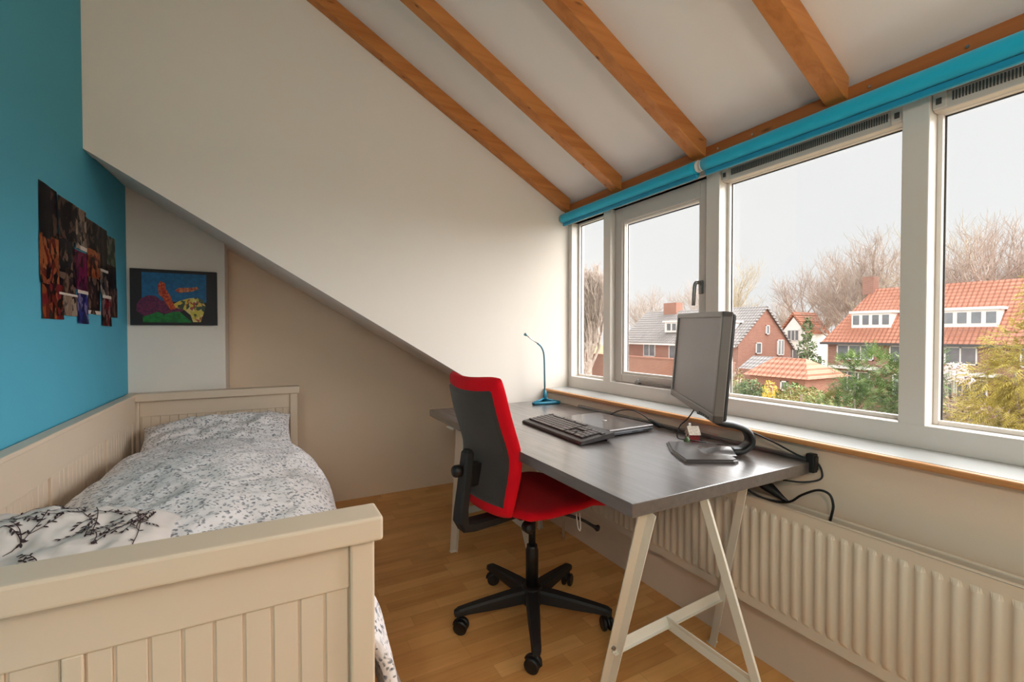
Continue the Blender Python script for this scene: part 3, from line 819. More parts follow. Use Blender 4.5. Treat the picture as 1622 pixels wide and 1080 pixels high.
# ================================================================ OFFICE CHAIR
ch = thing('office_chair', 'red and black swivel office chair standing at the dark desk', 'chair', (.925, 1.55, 0), rad(6))
angs = [rad(a - 6) for a in (170, 98, 26, -46, -118)]
q = MB()
q.lathe([(.0, .062), (.040, .062), (.046, .075), (.046, .115), (.036, .128), (.0, .128)], n=28)
q.build('base_hub', M['black'], ch)
for k, a in enumerate(angs):
    q = MB(); d = Vector((math.cos(a), math.sin(a), 0)); s = Vector((-math.sin(a), math.cos(a), 0))
    prof = [(.03, .074, .122, .026), (.10, .072, .117, .024), (.18, .070, .108, .021), (.25, .070, .099, .018), (.295, .068, .092, .017), (.312, .066, .084, .012)]
    rings = []
    for r, z0, z1, hw in prof:
        pts = [(-hw, z0), (hw, z0), (hw, z1 - .008), (hw * .7, z1), (-hw * .7, z1), (-hw, z1 - .008)]
        rings.append([q.bm.verts.new(d * r + s * p[0] + Vector((0, 0, p[1]))) for p in pts])
    for A, B in zip(rings, rings[1:]):
        for j in range(6): q.bm.faces.new((A[j], A[(j + 1) % 6], B[(j + 1) % 6], B[j]))
    q.bm.faces.new(rings[0]); q.bm.faces.new(rings[-1][::-1])
    q.build('base_leg', M['black_tex'], ch)
    q = MB(); ca = a + rad((60, 150, 100, 30, 155)[k]); c = d * .298
    q.tube([c + Vector((0, 0, .045)), c + Vector((0, 0, .072))], .006, 8)
    ax = Vector((math.cos(ca), math.sin(ca), 0)); fw = Vector((-math.sin(ca), math.cos(ca), 0)); cc = c + fw * .012
    hood = [cc + Vector((0, 0, .027)) + (fw * math.cos(t) + Vector((0, 0, 1)) * math.sin(t)) * .027 for t in [rad(x) for x in range(20, 200, 20)]]
    q.tube([h for h in hood], .007, 6)
    cs = q.build('caster', M['black'], ch)
    for sg in (-1, 1):
        q = MB(); ring = []
        for r, o in ((.004, .006), (.022, .006), (.0265, .009), (.0265, .018), (.022, .021), (.004, .021)):
            ring.append([q.bm.verts.new(cc + Vector((0, 0, .0265)) + ax * sg * o + (fw * math.cos(2 * PI * j / 20) + Vector((0, 0, 1)) * math.sin(2 * PI * j / 20)) * r) for j in range(20)])
        for A, B in zip(ring, ring[1:]):
            for j in range(20):
                f = q.bm.faces.new((A[j], A[(j + 1) % 20], B[(j + 1) % 20], B[j])); f.smooth = False
        q.bm.faces.new(ring[0]); q.bm.faces.new(ring[-1])
        q.build('wheel', M['black'], cs)
q = MB(); q.lathe([(.025, .12), (.0255, .27), (.021, .282), (.021, .29)], n=24); q.build('column_cover', M['black'], ch)
q = MB(); q.lathe([(.014, .28), (.014, .43)], n=20); q.build('gas_column', M['black'], ch)
q = MB(); q.box(-.10, .10, -.06, .06, .425, .462, .008); q.box(-.135, -.085, -.03, .03, .425, .458, .006); me = q.build('tilt_mechanism', M['black_tex'], ch)
q = MB(); q.lathe([(.0, -.11), (.017, -.11), (.021, -.105), (.021, -.075), (.012, -.07), (.0, -.07)], (-.085, 0, .412), 18, 'y'); q.build('tension_knob', M['black'], me)
q = MB(); q.tube(arc([(.06, -.10, .435), (.12, -.15, .415), (.165, -.18, .385), (.18, -.19, .378)], 4), [.006] * 8 + [.007, .011, .014, .012, .010], 8); q.build('height_lever', M['black'], me)
q = MB(); q.tube(arc([(.085, -.165, .45), (.088, -.17, .40), (.094, -.174, .385), (.10, -.172, .40), (.098, -.168, .45)], 4), .002, 6); q.build('care_tag_loop', M['glow_white'], ch)
# seat
def seat_pt(u, v, side):
    s, t = u * 2 - 1, v * 2 - 1
    # squircle outline
    k = (1 - .5 * s * s) ** .5 if False else 1
    x, y = s, t
    x2 = x * math.sqrt(max(0, 1 - y * y * .30)); y2 = y * math.sqrt(max(0, 1 - x * x * .22))
    X = .035 + x2 * .240; Y = .0 + y2 * (.228 - .012 * x)
    edge = max(abs(s), abs(t)); e = max(0, 1 - edge ** 5) ** .5
    mid = .487 + .012 * abs(y) ** 2 - .035 * max(0, x - .45) ** 1.3 * 2 + .015 * max(0, -x - .5)
    return Vector((X, Y, mid + side * (.022 if side > 0 else .030) * e))
q = MB()
for side in (1, -1): q.grid(lambda u, v: seat_pt(u, v, side), 36, 36)
bmesh.ops.remove_doubles(q.bm, verts=q.bm.verts[:], dist=.0002)
q.build('seat', M['red'], ch, smooth=True)
# backrest
def bk(s, t):
    """centre surface: s -1..1 across, t 0..1 up; returns point and thickness"""
    z = .490 + t * .49
    c = -.246 + .030 * math.exp(-((t - .40) / .24) ** 2) - .085 * max(0, t - .45) ** 1.3 * 1.15
    c += .034 * s * s                                  # wraps forward at the sides
    hw = .185 + .010 * math.sin(t * PI) - .012 * (t > 1)
    zz = z + .024 * (s * s) * max(0, t - .5) * 1.6 - .006 * t
    return Vector((c, .008 + s * hw, zz))
def bk_n(s, t):
    e = .01; a = bk(s + e, t) - bk(s - e, t); b_ = bk(s, t + e) - bk(s, t - e); return a.cross(b_).normalized()
def cushion(u, v, side):
    s, t = u * 2 - 1, v
    tt = t * 2 - 1
    edge = max(abs(s), abs(tt)); e = max(0, 1 - edge ** 9) ** .5
    ss = s * math.sqrt(max(0, 1 - .10 * tt ** 6)); 
    t2 = .5 + tt * .5 * math.sqrt(max(0, 1 - .10 * s ** 6))
    n = bk_n(ss, t2)
    if n.x < 0: n = -n
    th = .024 if side > 0 else .020
    return bk(ss, t2) + n * side * th * e
q = MB()
for side in (1, -1): q.grid(lambda u, v: cushion(u, v, side), 40, 48)
bmesh.ops.remove_doubles(q.bm, verts=q.bm.verts[:], dist=.0002)
br_ = q.build('backrest', M['red'], ch, smooth=True)
def shell(u, v):
    s, t = (u * 2 - 1), v
    tt = t * 2 - 1
    s *= .80 - .02 * tt; t = .085 + t * .825
    n = bk_n(s, t)
    if n.x < 0: n = -n
    edge = max(abs(u * 2 - 1), abs(tt)); e = 1 if edge < .97 else 0
    return bk(s, t) - n * (.018 + .0075 * e)
q = MB(); q.grid(shell, 40, 48); q.build('back_panel', M['mesh'], br_, smooth=True)
# L-shaped support
q = MB()
def sweep(path, w, h):
    rings = []
    for i, p in enumerate(path):
        p = Vector(p); d = Vector(path[min(i + 1, len(path) - 1)]) - Vector(path[max(i - 1, 0)]); d.normalize()
        n = Vector((0, 1, 0)).cross(d).normalized()
        ww = w[i] if isinstance(w, list) else w; hh = h[i] if isinstance(h, list) else h
        rings.append([q.bm.verts.new(p + Vector((0, 1, 0)) * a * ww / 2 + n * b_ * hh / 2) for a, b_ in ((-1, -.6), (-.7, -1), (.7, -1), (1, -.6), (1, .6), (.7, 1), (-.7, 1), (-1, .6))])
    for A, B in zip(rings, rings[1:]):
        for j in range(8): q.bm.faces.new((A[j], A[(j + 1) % 8], B[(j + 1) % 8], B[j]))
    q.bm.faces.new(rings[0]); q.bm.faces.new(rings[-1][::-1])
sweep([(-.09, .0, .440), (-.18, .0, .437), (-.27, .0, .436), (-.308, .0, .442), (-.318, .0, .462), (-.316, .0, .50), (-.306, .0, .57), (-.296, .0, .65), (-.290, .0, .70), (-.288, .0, .712)],
      [.06, .065, .065, .065, .065, .062, .056, .052, .046, .03], [.035, .036, .038, .042, .04, .036, .036, .036, .034, .02])
sup = q.build('back_support', M['black_tex'], ch)
q = MB(); q.lathe([(.0, -.262), (.018, -.262), (.022, -.255), (.022, -.238), (.017, -.232), (.008, -.230), (.008, -.205)], (-.085, .0, .640), 14, 'x'); q.build('knob', M['black'], sup)
q = MB(); q.box(-.285, -.235, -.02, .02, .58, .66, .004); q.build('carrier', M['black'], sup)

# ================================================================ DESK OBJECTS
DZ = .7301
# lamp
lp = thing('desk_lamp', 'slim teal LED desk lamp with triangular foot at the far desk corner', 'lamp', (1.395, 2.20, DZ))
q = MB(); tri = [(-.095, -.025), (.075, -.055), (.025, .075)]
pts = []
for i in range(3):
    a = Vector(tri[i] + (0,)); c = Vector(tri[(i + 1) % 3] + (0,)); 
    for k in range(6): 
        f = .08 + .84 * k / 5; pts.append(a.lerp(c, f) + Vector((0, 0, .008)))
q.tube(pts, .008, 8, closed=True); q.build('foot', M['lampblue'], lp)
q = MB(); q.tube([(.025, .066, .012), (.012, .03, .022), (.004, .008, .03)], .006, 8); q.tube([(-.08, -.02, .012), (-.03, -.004, .02), (.0, .004, .03)], .006, 8); q.tube([(.06, -.045, .012), (.02, -.01, .02), (.004, .004, .03)], .006, 8)
q.lathe([(.011, .018), (.011, .05), (.008, .075)], (.004, .004, 0), 12); q.build('socket', M['lampblue'], lp)
q = MB(); q.tube(arc([(.004, .004, .06), (.002, .004, .18), (-.002, .004, .275), (-.018, .004, .318), (-.045, .004, .342)], 6), .0048, 8); q.build('stem', M['lampgrey'], lp)
q = MB(); q.tube([(-.045, .004, .342), (-.085, .004, .365), (-.118, .004, .388)], .0032, 8); q.build('gooseneck', M['chrome'], lp)
q = MB(); q.tube([(-.116, .004, .386), (-.128, .004, .394)], [.005, .009], 10); q.build('lamp_head', M['lampgrey'], lp)

# keyboard
kb = thing('keyboard', 'black full-size computer keyboard lying on the desk in front of the laptop', 'keyboard', (1.068, 1.535, DZ), rad(-2.5))
KT = rad(6.5)
def kz(x): return .012 + (x + .078) * math.tan(KT)
q = MB(); L = .228
q.prism([(-.078, .003), (-.074, .0), (.072, .014), (.076, .016), (.076, kz(.076) + .003), (-.066, kz(-.066)), (-.074, .012)], 'y', -L, L)
bmesh.ops.bevel(q.bm, geom=q.bm.edges[:], offset=.002, segments=2, affect='EDGES'); q.build('case', M['kb'], kb)
for y in (-L + .03, L - .03):
    q = MB(); q.box(.052, .058, y - .012, y + .012, 0, .016, .001); q.build('foot', M['black'], kb)
def key(x, y, wx, wy):
    m = MB(); m.box(-wx / 2, wx / 2, -wy / 2, wy / 2, 0, .006, .0015, 2)
    o = m.build('key', M['key'], kb); o.location = (x, y, kz(x) + .0005); o.rotation_euler = (0, -KT, 0); return o
U = .019; proto = None; kc = 0
def put(x, y, n=1.0):
    global proto, kc
    kc += 1
    if n == 1.0:
        if proto is None: proto = key(x, y, .0165, .0165); return
        c = proto.copy(); COL.objects.link(c); c.parent = kb; c.location = (x, y, kz(x) + .0005)
    else: key(x, y, .0165, U * n - .0025)
yl = L - .014   # left side of the typist is +y
for r, (x, row) in enumerate([(.060, [1, 0, 1, 1, 1, 1, -.5, 1, 1, 1, 1, -.5, 1, 1, 1, 1]), (.036, [1] * 13 + [2]), (.017, [1.5] + [1] * 12 + [1.5]), (-.002, [1.75] + [1] * 11 + [2.25]),
                              (-.021, [1.25] + [1] * 11 + [2.75]), (-.040, [1.5, 1.25, 1.5, 5.5, 1.5, 1.25, 2.5])]):
    y = yl
    for n in row:
        if n <= 0: y -= U * (1 + n if n == 0 else -n); continue
        put(x, y - U * n / 2, float(n)); y -= U * n
yk = yl - U * 15.35
for x in (.036, .017): 
    for i in range(3): put(x, yk - U * (i + .5))
put(-.021, yk - U * 1.5)
for i in range(3): put(-.040, yk - U * (i + .5))
yn = yk - U * 3.3
for x, n in ((.036, 4), (.017, 3), (-.002, 3), (-.021, 3)):
    for i in range(n): put(x, yn - U * (i + .5))
put(-.040, yn - U, 2.0); put(-.040, yn - U * 2.5)

# laptop
lt = thing('laptop', 'closed grey laptop lying between the keyboard and the window sill', 'laptop', (1.268, 1.528, DZ), rad(2))
q = MB(); q.box(-.118, .118, -.166, .166, .004, .018, .004); q.build('base', M['laptop_side'], lt)
q = MB(); q.box(-.120, .118, -.167, .167, .0185, .0275, .003); q.build('lid', M['laptop_lid'], lt)
q = MB(); q.lathe([(.0, .0276), (.013, .0276), (.013, .0280), (.0, .0281)], (0, 0, 0), 20); q.build('lid_emblem', M['steel'], lt)
q = MB(); q.box(.06, .105, -.1675, -.1655, .007, .014); q.box(.0, .03, -.1675, -.1655, .008, .013); q.build('ports', M['black'], lt)
for x in (-.1, .1):
    for y in (-.15, .15):
        q = MB(); q.lathe([(.006, 0), (.006, .005)], (x, y, 0), 10); q.build('foot', M['black'], lt)

# monitor
mn = thing('monitor', 'flat computer monitor with matte grey screen angled on the near half of the desk', 'monitor', (1.285, 1.02, DZ), rad(-34.5))
# local: screen faces -x, width along y, base centre at origin
q = MB()
q.prism([(-.105, -.125), (.045, -.112), (.060, -.100), (.060, .100), (.045, .112), (-.105, .125), (-.118, .0)], 'z', 0, .012)
bmesh.ops.bevel(q.bm, geom=[e for e in q.bm.edges if abs(e.verts[0].co.z - e.verts[1].co.z) < 1e-5 and e.verts[0].co.z > .005], offset=.006, segments=3, affect='EDGES')
q.build('stand_base', plain('stand_base_plastic', (58, 52, 50), 0.28), mn)
q = MB(); hump = [(-.02, 0, .014), (.03, 0, .020), (.07, 0, .028)]
q.grid(lambda u, v: Vector((-.03 + .10 * u, (v - .5) * .12, .0115 + .016 * math.sin(PI * v) ** 1.5 * math.sin(PI * min(1, u * .62)) ** 1.2)), 20, 20)
q.build('base_hump', M['laptop_lid'], mn)
q = MB()
path = arc([(.070, 0, .014), (.108, 0, .018), (.132, 0, .045), (.120, 0, .080), (.080, 0, .098), (.030, 0, .108), (.0, 0, .135), (-.005, 0, .20)], 5)
rings = []
for i, p in enumerate(path):
    d = (path[min(i + 1, len(path) - 1)] - path[max(i - 1, 0)]).normalized(); n = Vector((0, 1, 0)).cross(d).normalized(); w = .030; h = .010
    rings.append([q.bm.verts.new(p + Vector((0, a * w, 0)) + n * c * h) for a, c in ((-1, -.5), (-.7, -1), (.7, -1), (1, -.5), (1, .5), (.7, 1), (-.7, 1), (-1, .5))])
for A, B in zip(rings, rings[1:]):
    for j in range(8):
        f = q.bm.faces.new((A[j], A[(j + 1) % 8], B[(j + 1) % 8], B[j])); f.smooth = True
q.bm.faces.new(rings[0]); q.bm.faces.new(rings[-1][::-1]); q.build('neck', M['black'], mn)
HW, HH = .252, .1575
TM = Matrix.Translation((-.042, .012, 1.040 - DZ)) @ Matrix.Rotation(rad(1.5), 4, 'X') @ Matrix.Rotation(rad(4.2), 4, 'Y')
def mpart(q, name, mat, par=None):
    for v in q.bm.verts: v.co = TM @ v.co
    return q.build(name, mat, par or mn)
q = MB(); bz = .017
q.box(-.006, .022, -HW, HW, HH - bz, HH, .003); q.box(-.006, .022, -HW, HW, -HH, -HH + .024, .003)
q.box(-.006, .022, -HW, -HW + bz, -HH, HH, .003); q.box(-.006, .022, HW - bz, HW, -HH, HH, .003)
mpart(q, 'bezel', M['bezel'])
q = MB(); q.box(-.001, .004, -HW + bz - .002, HW - bz + .002, -HH + .022, HH - bz + .002); mpart(q, 'screen', M['screen'])
q = MB(); q.box(.016, .034, -HW + .004, HW - .004, -HH + .004, HH - .004, .008); q.box(.034, .054, -.12, .12, -.09, .09, .012); q.box(.03, .062, -.035, .035, -.14, -.03, .006); mpart(q, 'rear_housing', M['black'])
for k in range(5):
    q = MB(); y = -HW + .04 + k * .02; q.box(-.008, -.004, y, y + .011, -HH + .004, -HH + .009, .001); mpart(q, 'button', M['black'])

# ceramic house
hs = thing('ceramic_house', 'tiny red and white ceramic house standing behind the monitor foot', 'ornament', (1.372, 1.155, DZ), rad(-30))
q = MB(); q.box(-.018, .018, -.022, .022, 0, .034, .001); q.build('walls', plain('red_ceramic', (158, 52, 50), 0.35, scale=120, var=.3), hs)
q = MB(); q.prism([(-.026, .032), (.026, .032), (0, .060)], 'x', -.021, .021); q.build('roof', plain('white_brown_glaze', (205, 186, 168), 0.35, scale=160, var=.5), hs)
q = MB(); q.box(-.012, -.004, .006, .014, .045, .068); q.build('chimney', M['glow_white'], hs)
for y in (-.013, .013):
    for z in (.006, .02):
        q = MB(); q.box(-.0195, -.0175, y - .004, y + .004, z, z + .009); q.build('window', M['glow_white'], hs)
q = MB(); q.box(-.0195, -.0175, -.004, .004, 0, .014); q.build('door', plain('white_glazed_door', (230, 225, 215), .3), hs)
q = MB(); q.lathe([(.0, 0), (.012, .002), (.013, .010), (.009, .020), (.0, .028)], (-.028, -.024, 0), 10); q.build('shrub', plain('green_glaze', (82, 104, 62), .4), hs)

# ---- cables
def cable(pts, r, label, n=8, plug=None):
    t = thing('cable', label, 'cable', pts[0]); o = Vector(pts[0])
    q = MB(); P = arc([Vector(p) - o for p in pts], 8); q.tube(P, r, 8); q.build('cord', M['cable'], t)
    return t, o
t, o = cable([(1.392, 1.66, .737), (1.41, 1.60, .775), (1.425, 1.53, .789), (1.435, 1.47, .775), (1.44, 1.435, .757)], .0026, 'black laptop power lead arching behind the laptop')
q = MB(); q.tube([Vector((1.440, 1.438, .760)) - o, Vector((1.444, 1.415, .750)) - o, Vector((1.448, 1.385, .742)) - o, Vector((1.449, 1.375, .740)) - o], [.005, .009, .009, .004], 10); q.build('plug', M['black'], t)
q = MB(); q.tube(arc([Vector(p) - o for p in ((1.448, 1.378, .741), (1.45, 1.30, .735), (1.44, 1.22, .7345), (1.415, 1.16, .7345), (1.40, 1.12, .7345))], 8), .0028, 8); q.build('lower_cord', M['cable'], t)
cable([(1.275, 1.06, .885), (1.27, 1.072, .860), (1.27, 1.095, .832), (1.27, 1.120, .810), (1.272, 1.136, .782), (1.295, 1.155, .756), (1.324, 1.160, .7455), (1.345, 1.130, .7450), (1.395, 1.095, .737), (1.43, 1.07, .734)], .0022, 'thin black cable hanging from the monitor across its foot')
cable([(1.33, 1.10, .850), (1.37, 1.10, .835), (1.40, 1.076, .818), (1.42, 1.029, .812), (1.44, .983, .799), (1.455, .905, .775), (1.468, .837, .748), (1.490, .792, .733), (1.497, .778, .705), (1.490, .780, .682), (1.462, .815, .668), (1.44, .864, .664)], .0028, 'black monitor cable running over the rear desk corner and curling below it')
pts = [(1.40, .985, .64), (1.40, .961, .615), (1.42, .925, .594), (1.44, .885, .590), (1.45, .845, .600), (1.45, .811, .631), (1.45, .765, .660), (1.45, .733, .658), (1.45, .722, .630), (1.45, .726, .598), (1.452, .735, .560)]
t, o = cable(pts, .0036, 'thick black cable looping above the radiator with a plug')
q = MB(); q.tube([Vector(p) - o for p in ((1.45, .950, .632), (1.45, .935, .630), (1.45, .912, .624), (1.45, .892, .614), (1.45, .868, .602), (1.45, .852, .597))], [.012, .017, .018, .013, .008, .004], 10); q.build('plug', M['black'], t)
q = MB()
for dy in (-.008, .008): q.tube([Vector((1.45 + dy, .95, .632)) - o, Vector((1.45 + dy, .968, .637)) - o], .0024, 6)
q.build('plug_pin', M['chrome'], t)

# ================================================================ OUTSIDE
GZ = -5.6
t_ = NT('winter_garden_ground'); t_.set(.95, 0, .1)
t_.color(t_.ramp(t_.noise(t_.mapping(), .35, 6), [(.35, lin((112, 112, 76))), (.5, lin((150, 132, 106))), (.65, lin((120, 124, 84)))]))
q = MB(); q.box(3.5, 260, -120, 200, GZ - .3, GZ); tag(q.build('garden_ground', t_.m), 'grassy garden ground spread out between the houses', 'ground', kind='structure')
def brick(name, a, c, sc=1.0, mortar=(190, 165, 150)):
    t = NT(name); t.set(.9, 0, .1)
    sepx = t.n('ShaderNodeSeparateXYZ'); t.l(t.tc.outputs['Object'], sepx.inputs[0])
    ad = t.n('ShaderNodeMath'); ad.operation = 'ADD'; t.l(sepx.outputs[0], ad.inputs[0]); t.l(sepx.outputs[1], ad.inputs[1])
    cb = t.n('ShaderNodeCombineXYZ'); t.l(ad.outputs[0], cb.inputs[0]); t.l(sepx.outputs[2], cb.inputs[1])
    br = t.n('ShaderNodeTexBrick'); br.inputs['Scale'].default_value = 1; br.inputs['Brick Width'].default_value = .24 * sc; br.inputs['Row Height'].default_value = .075 * sc; br.inputs['Mortar Size'].default_value = .008 * sc
    br.inputs['Color1'].default_value = lin(a); br.inputs['Color2'].default_value = lin(c); br.inputs['Mortar'].default_value = lin(mortar)
    t.l(cb.outputs[0], br.inputs['Vector'])
    t.color(t.mix(.3, br.outputs['Color'], t.ramp(t.noise(t.mapping(), 1.2, 4), [(.3, lin(a)), (.7, lin(c))]))); return t.m
def tiles(name, a, c, ax='y', pitch=.28, dark=.55):
    t = NT(name); t.set(.8, 0, .2)
    sep = t.n('ShaderNodeSeparateXYZ'); t.l(t.tc.outputs['Object'], sep.inputs[0])
    w = t.n('ShaderNodeMath'); w.operation = 'MULTIPLY'; t.l(sep.outputs[{'x': 0, 'y': 1}[ax]], w.inputs[0]); w.inputs[1].default_value = 2 * PI / pitch
    s = t.n('ShaderNodeMath'); s.operation = 'SINE'; t.l(w.outputs[0], s.inputs[0])
    z = t.n('ShaderNodeMath'); z.operation = 'MULTIPLY'; t.l(sep.outputs[2], z.inputs[0]); z.inputs[1].default_value = 2 * PI / .26
    s2 = t.n('ShaderNodeMath'); s2.operation = 'SINE'; t.l(z.outputs[0], s2.inputs[0])
    m = t.n('ShaderNodeMath'); m.operation = 'ADD'; t.l(s.outputs[0], m.inputs[0]); t.l(s2.outputs[0], m.inputs[1])
    c0 = lin(a)
    base = t.mix(t.noise(t.mapping(), 1.5, 4), c0, lin(c))
    t.color(base); 
    bp_ = t.n('ShaderNodeBump'); bp_.inputs['Strength'].default_value = 1; bp_.inputs['Distance'].default_value = .05
    t.l(m.outputs[0], bp_.inputs['Height']); t.l(bp_.outputs[0], t.b.inputs['Normal']); return t.m
M['brick'] = brick('red_brown_brick', (136, 96, 84), (156, 114, 100))
M['brick2'] = brick('orange_red_brick', (146, 96, 80), (166, 116, 98))
M['tile_o'] = tiles('orange_pantile', (206, 146, 122), (188, 124, 100))
M['tile_g'] = tiles('grey_slate_roof', (150, 144, 142), (168, 160, 156), dark=.3)
M['wwhite'] = plain('white_painted_timber', (238, 234, 230), .5, var=.03)
M['wglass'] = plain('house_window_glass', (120, 122, 126), .15, 0, .8, var=.3, scale=1.5)
M['curtain'] = plain('net_curtain', (196, 194, 192), .6, var=.2)
M['lead'] = plain('dark_gutter', (84, 78, 76), .6)

def hwindow(house, ax, pos, a0, a1, z0, z1, n, out, depth=.10, frame=.07, sign=-1):
    """window in a wall plane: ax='x' plane x=pos facing -x; ax='y' plane y=pos facing -y."""
    q = MB()
    def bx(m, u0, u1, w0, w1, d0, d1):
        if ax == 'x': m.box(pos - d1, pos - d0, u0, u1, w0, w1)
        else: m.box(u0, u1, pos - d1, pos - d0, w0, w1)
    q2 = MB()
    bx(q, a0, a1, z0, z0 + frame, 0, depth); bx(q, a0, a1, z1 - frame, z1, 0, depth)
    w = (a1 - a0 - frame) / n
    for i in range(n + 1): bx(q, a0 + i * w, a0 + i * w + frame, z0, z1, 0, depth)
    for i in range(n): bx(q2, a0 + i * w + frame, a0 + (i + 1) * w, z0 + frame, z1 - frame, .01, .04)
    for m_, nm in ((q, 'window'), (q2, None)):
        pass
    loc = house.location
    for v in q.bm.verts: v.co -= loc
    for v in q2.bm.verts: v.co -= loc
    f = q.build('window', M['wwhite'], house)
    q2.build('pane', M['wglass'], f)
    return f
def hpart(q, name, mat, house):
    for v in q.bm.verts: v.co -= house.location
    return q.build(name, mat, house)

# ---- red-roofed row opposite
rh = thing('house', 'long brick row house with orange tiled roof and white dormers', 'house', (42, 6, GZ))
q = MB(); q.box(40.3, 47.7, -16, 20.6, GZ, .42); hpart(q, 'brick_walls', M['brick'], rh)
q = MB(); RY = 20.95; RH = 4.75
e0, e1 = 39.9, 48.1
vs = [(e0, -16, .35), (e0, RY, .35), (e1, RY, .35), (e1, -16, .35), (44, -16, RH), (44, RY - 1.9, RH)]
V = [q.bm.verts.new(p) for p in vs]
for f in ((0, 1, 5, 4), (1, 2, 5), (2, 3, 4, 5), (3, 0, 4), (0, 3, 2, 1)): q.bm.faces.new([V[i] for i in f])
hpart(q, 'tiled_roof', M['tile_o'], rh)
q = MB(); q.box(39.75, 39.95, -16, RY, .22, .40); hpart(q, 'gutter', M['lead'], rh)
for i in range(18):
    pass
for y0, y1 in ((16.65, 19.25), (10.95, 13.75), (5.3, 8.0)):
    q = MB(); q.box(41.0, 43.3, y0, y1, 1.50, 2.72); q.box(40.85, 43.4, y0 - .12, y1 + .12, 2.66, 2.84); dm = hpart(q, 'dormer', M['wwhite'], rh)
    n = 4; w = (y1 - y0) / n
    q = MB()
    for i in range(n): q.box(40.96, 41.02, y0 + i * w + .12, y0 + (i + 1) * w - .12, 1.78, 2.50)
    hpart(q, 'dormer_windows', M['wglass'], rh)
for y0, y1, n in ((17.4, 19.9, 3), (14.6, 16.4, 2), (11.7, 14.1, 3), (7.5, 9.8, 3)):
    hwindow(rh, 'x', 40.3, y0, y1, -.95, .22, n, 0)
for y0, y1, n in ((17.6, 19.9, 3), (14.4, 16.2, 2), (11.2, 13.6, 3)):
    hwindow(rh, 'x', 40.3, y0, y1, -3.4, -1.85, n, 0)
q = MB(); q.box(39.4, 40.3, 16.9, 20.1, -1.62, -1.42); q.box(39.4, 40.3, 10.6, 14.4, -1.62, -1.42); hpart(q, 'canopy', M['wwhite'], rh)
for y in (18.9, 15.1):
    q = MB(); q.box(43.6, 44.4, y, y + .8, 4.3, 5.75); hpart(q, 'chimney', M['brick'], rh)

# ---- dark-roofed house with the brick gable
gh = thing('house', 'brick gable house with grey roof beyond the monitor', 'house', (40.5, 30, GZ))
gx0, gx1, gxm, gy, gy1 = 36.6, 44.4, 40.5, 26.0, 41.0
q = MB(); q.prism([(gx0, GZ), (gx1, GZ), (gx1, -.15), (gxm, 3.35), (gx0, .15)], 'y', gy, gy1); hpart(q, 'brick_walls', M['brick2'], gh)
q = MB()
q.prism([(gx0 - .45, -.1), (gx0 - .45, .12), (gxm, 3.62), (gxm, 3.38)], 'y', gy - .15, gy1); q.prism([(gx1 + .45, -.5), (gx1 + .45, -.28), (gxm, 3.62), (gxm, 3.38)], 'y', gy - .15, gy1)
hpart(q, 'slate_roof', M['tile_g'], gh)
q = MB(); q.box(36.95, 39.2, 27.2, 28.9, 1.1, 2.15); q.box(36.8, 39.4, 27.0, 29.1, 2.1, 2.25); hpart(q, 'dormer', M['wwhite'], gh)
q = MB(); q.box(36.9, 36.96, 27.5, 28.6, 1.3, 1.95); hpart(q, 'dormer_window', M['wglass'], gh)
q = MB(); q.box(37.2, 39.2, 33.2, 35.0, 1.2, 2.3); q.box(37.05, 39.4, 33.0, 35.2, 2.25, 2.42); hpart(q, 'dormer', M['wwhite'], gh)
q = MB(); q.box(37.14, 37.22, 33.5, 33.95, 1.4, 2.1); q.box(37.14, 37.22, 34.2, 34.65, 1.4, 2.1); hpart(q, 'dormer_window', M['wglass'], gh)
q = MB(); q.box(40.0, 41.0, 36.0, 37.8, 3.0, 4.5); hpart(q, 'chimney', M['brick2'], gh)
hwindow(gh, 'y', gy, 39.0, 39.8, -.75, .25, 1, 0); hwindow(gh, 'y', gy, 42.2, 43.2, -.95, .5, 2, 0); hwindow(gh, 'y', gy, 40.45, 40.95, 1.0, 1.85, 1, 0)
hwindow(gh, 'x', gx0, 35.7, 37.4, -1.4, .0, 2, 0); hwindow(gh, 'x', gx0, 31.6, 33.8, -2.2, -.1, 2, 0); hwindow(gh, 'x', gx0, 28.4, 30.0, -2.0, -.1, 2, 0)
q = MB(); q.box(36.1, 36.35, 26, 41, -.12, .06)
hpart(q, 'gutter', M['wwhite'], gh)
# garden wall and low outbuildings
q = MB(); q.box(33.0, 33.4, 24, 52, GZ, -1.35); q.box(32.9, 33.5, 24, 52, -1.35, -1.22)
tag(q.build('garden_wall', M['brick2']), 'low brick garden wall in front of the grey-roofed house', 'wall')
q = MB(); q.box(33.6, 36.4, 20.9, 23.8, GZ, -1.7); ob = tag(q.build('outbuilding', M['brick']), 'flat grey-roofed outbuilding in front of the brick gable', 'outbuilding')
q = MB(); q.prism([(33.6, -1.75), (36.5, -1.75), (36.5, -.8), (35.6, -.75)], 'y', 20.7, 23.95); q.build('flat_roof', M['tile_g'], ob)
sh = thing('shed', 'small brick shed with orange tiled roof before the gable', 'shed', (27, 15.8, GZ))
q = MB(); q.box(25.6, 29.4, 14.2, 17.4, GZ, -1.35); hpart(q, 'brick_walls', M['brick2'], sh)
q = MB(); vs = [(25.3, 13.9, -1.35), (25.3, 17.7, -1.35), (29.7, 17.7, -1.35), (29.7, 13.9, -1.35), (26.9, 14.9, -.32), (26.9, 16.7, -.32)]
V = [q.bm.verts.new(p) for p in vs]
for f in ((0, 1, 5, 4), (1, 2, 5), (2, 3, 4, 5), (3, 0, 4), (3, 2, 1, 0)): q.bm.faces.new([V[i] for i in f])
hpart(q, 'tiled_roof', M['tile_o'], sh)
hwindow(sh, 'x', 25.6, 15.1, 15.5, -2.1, -1.55, 1, 0)
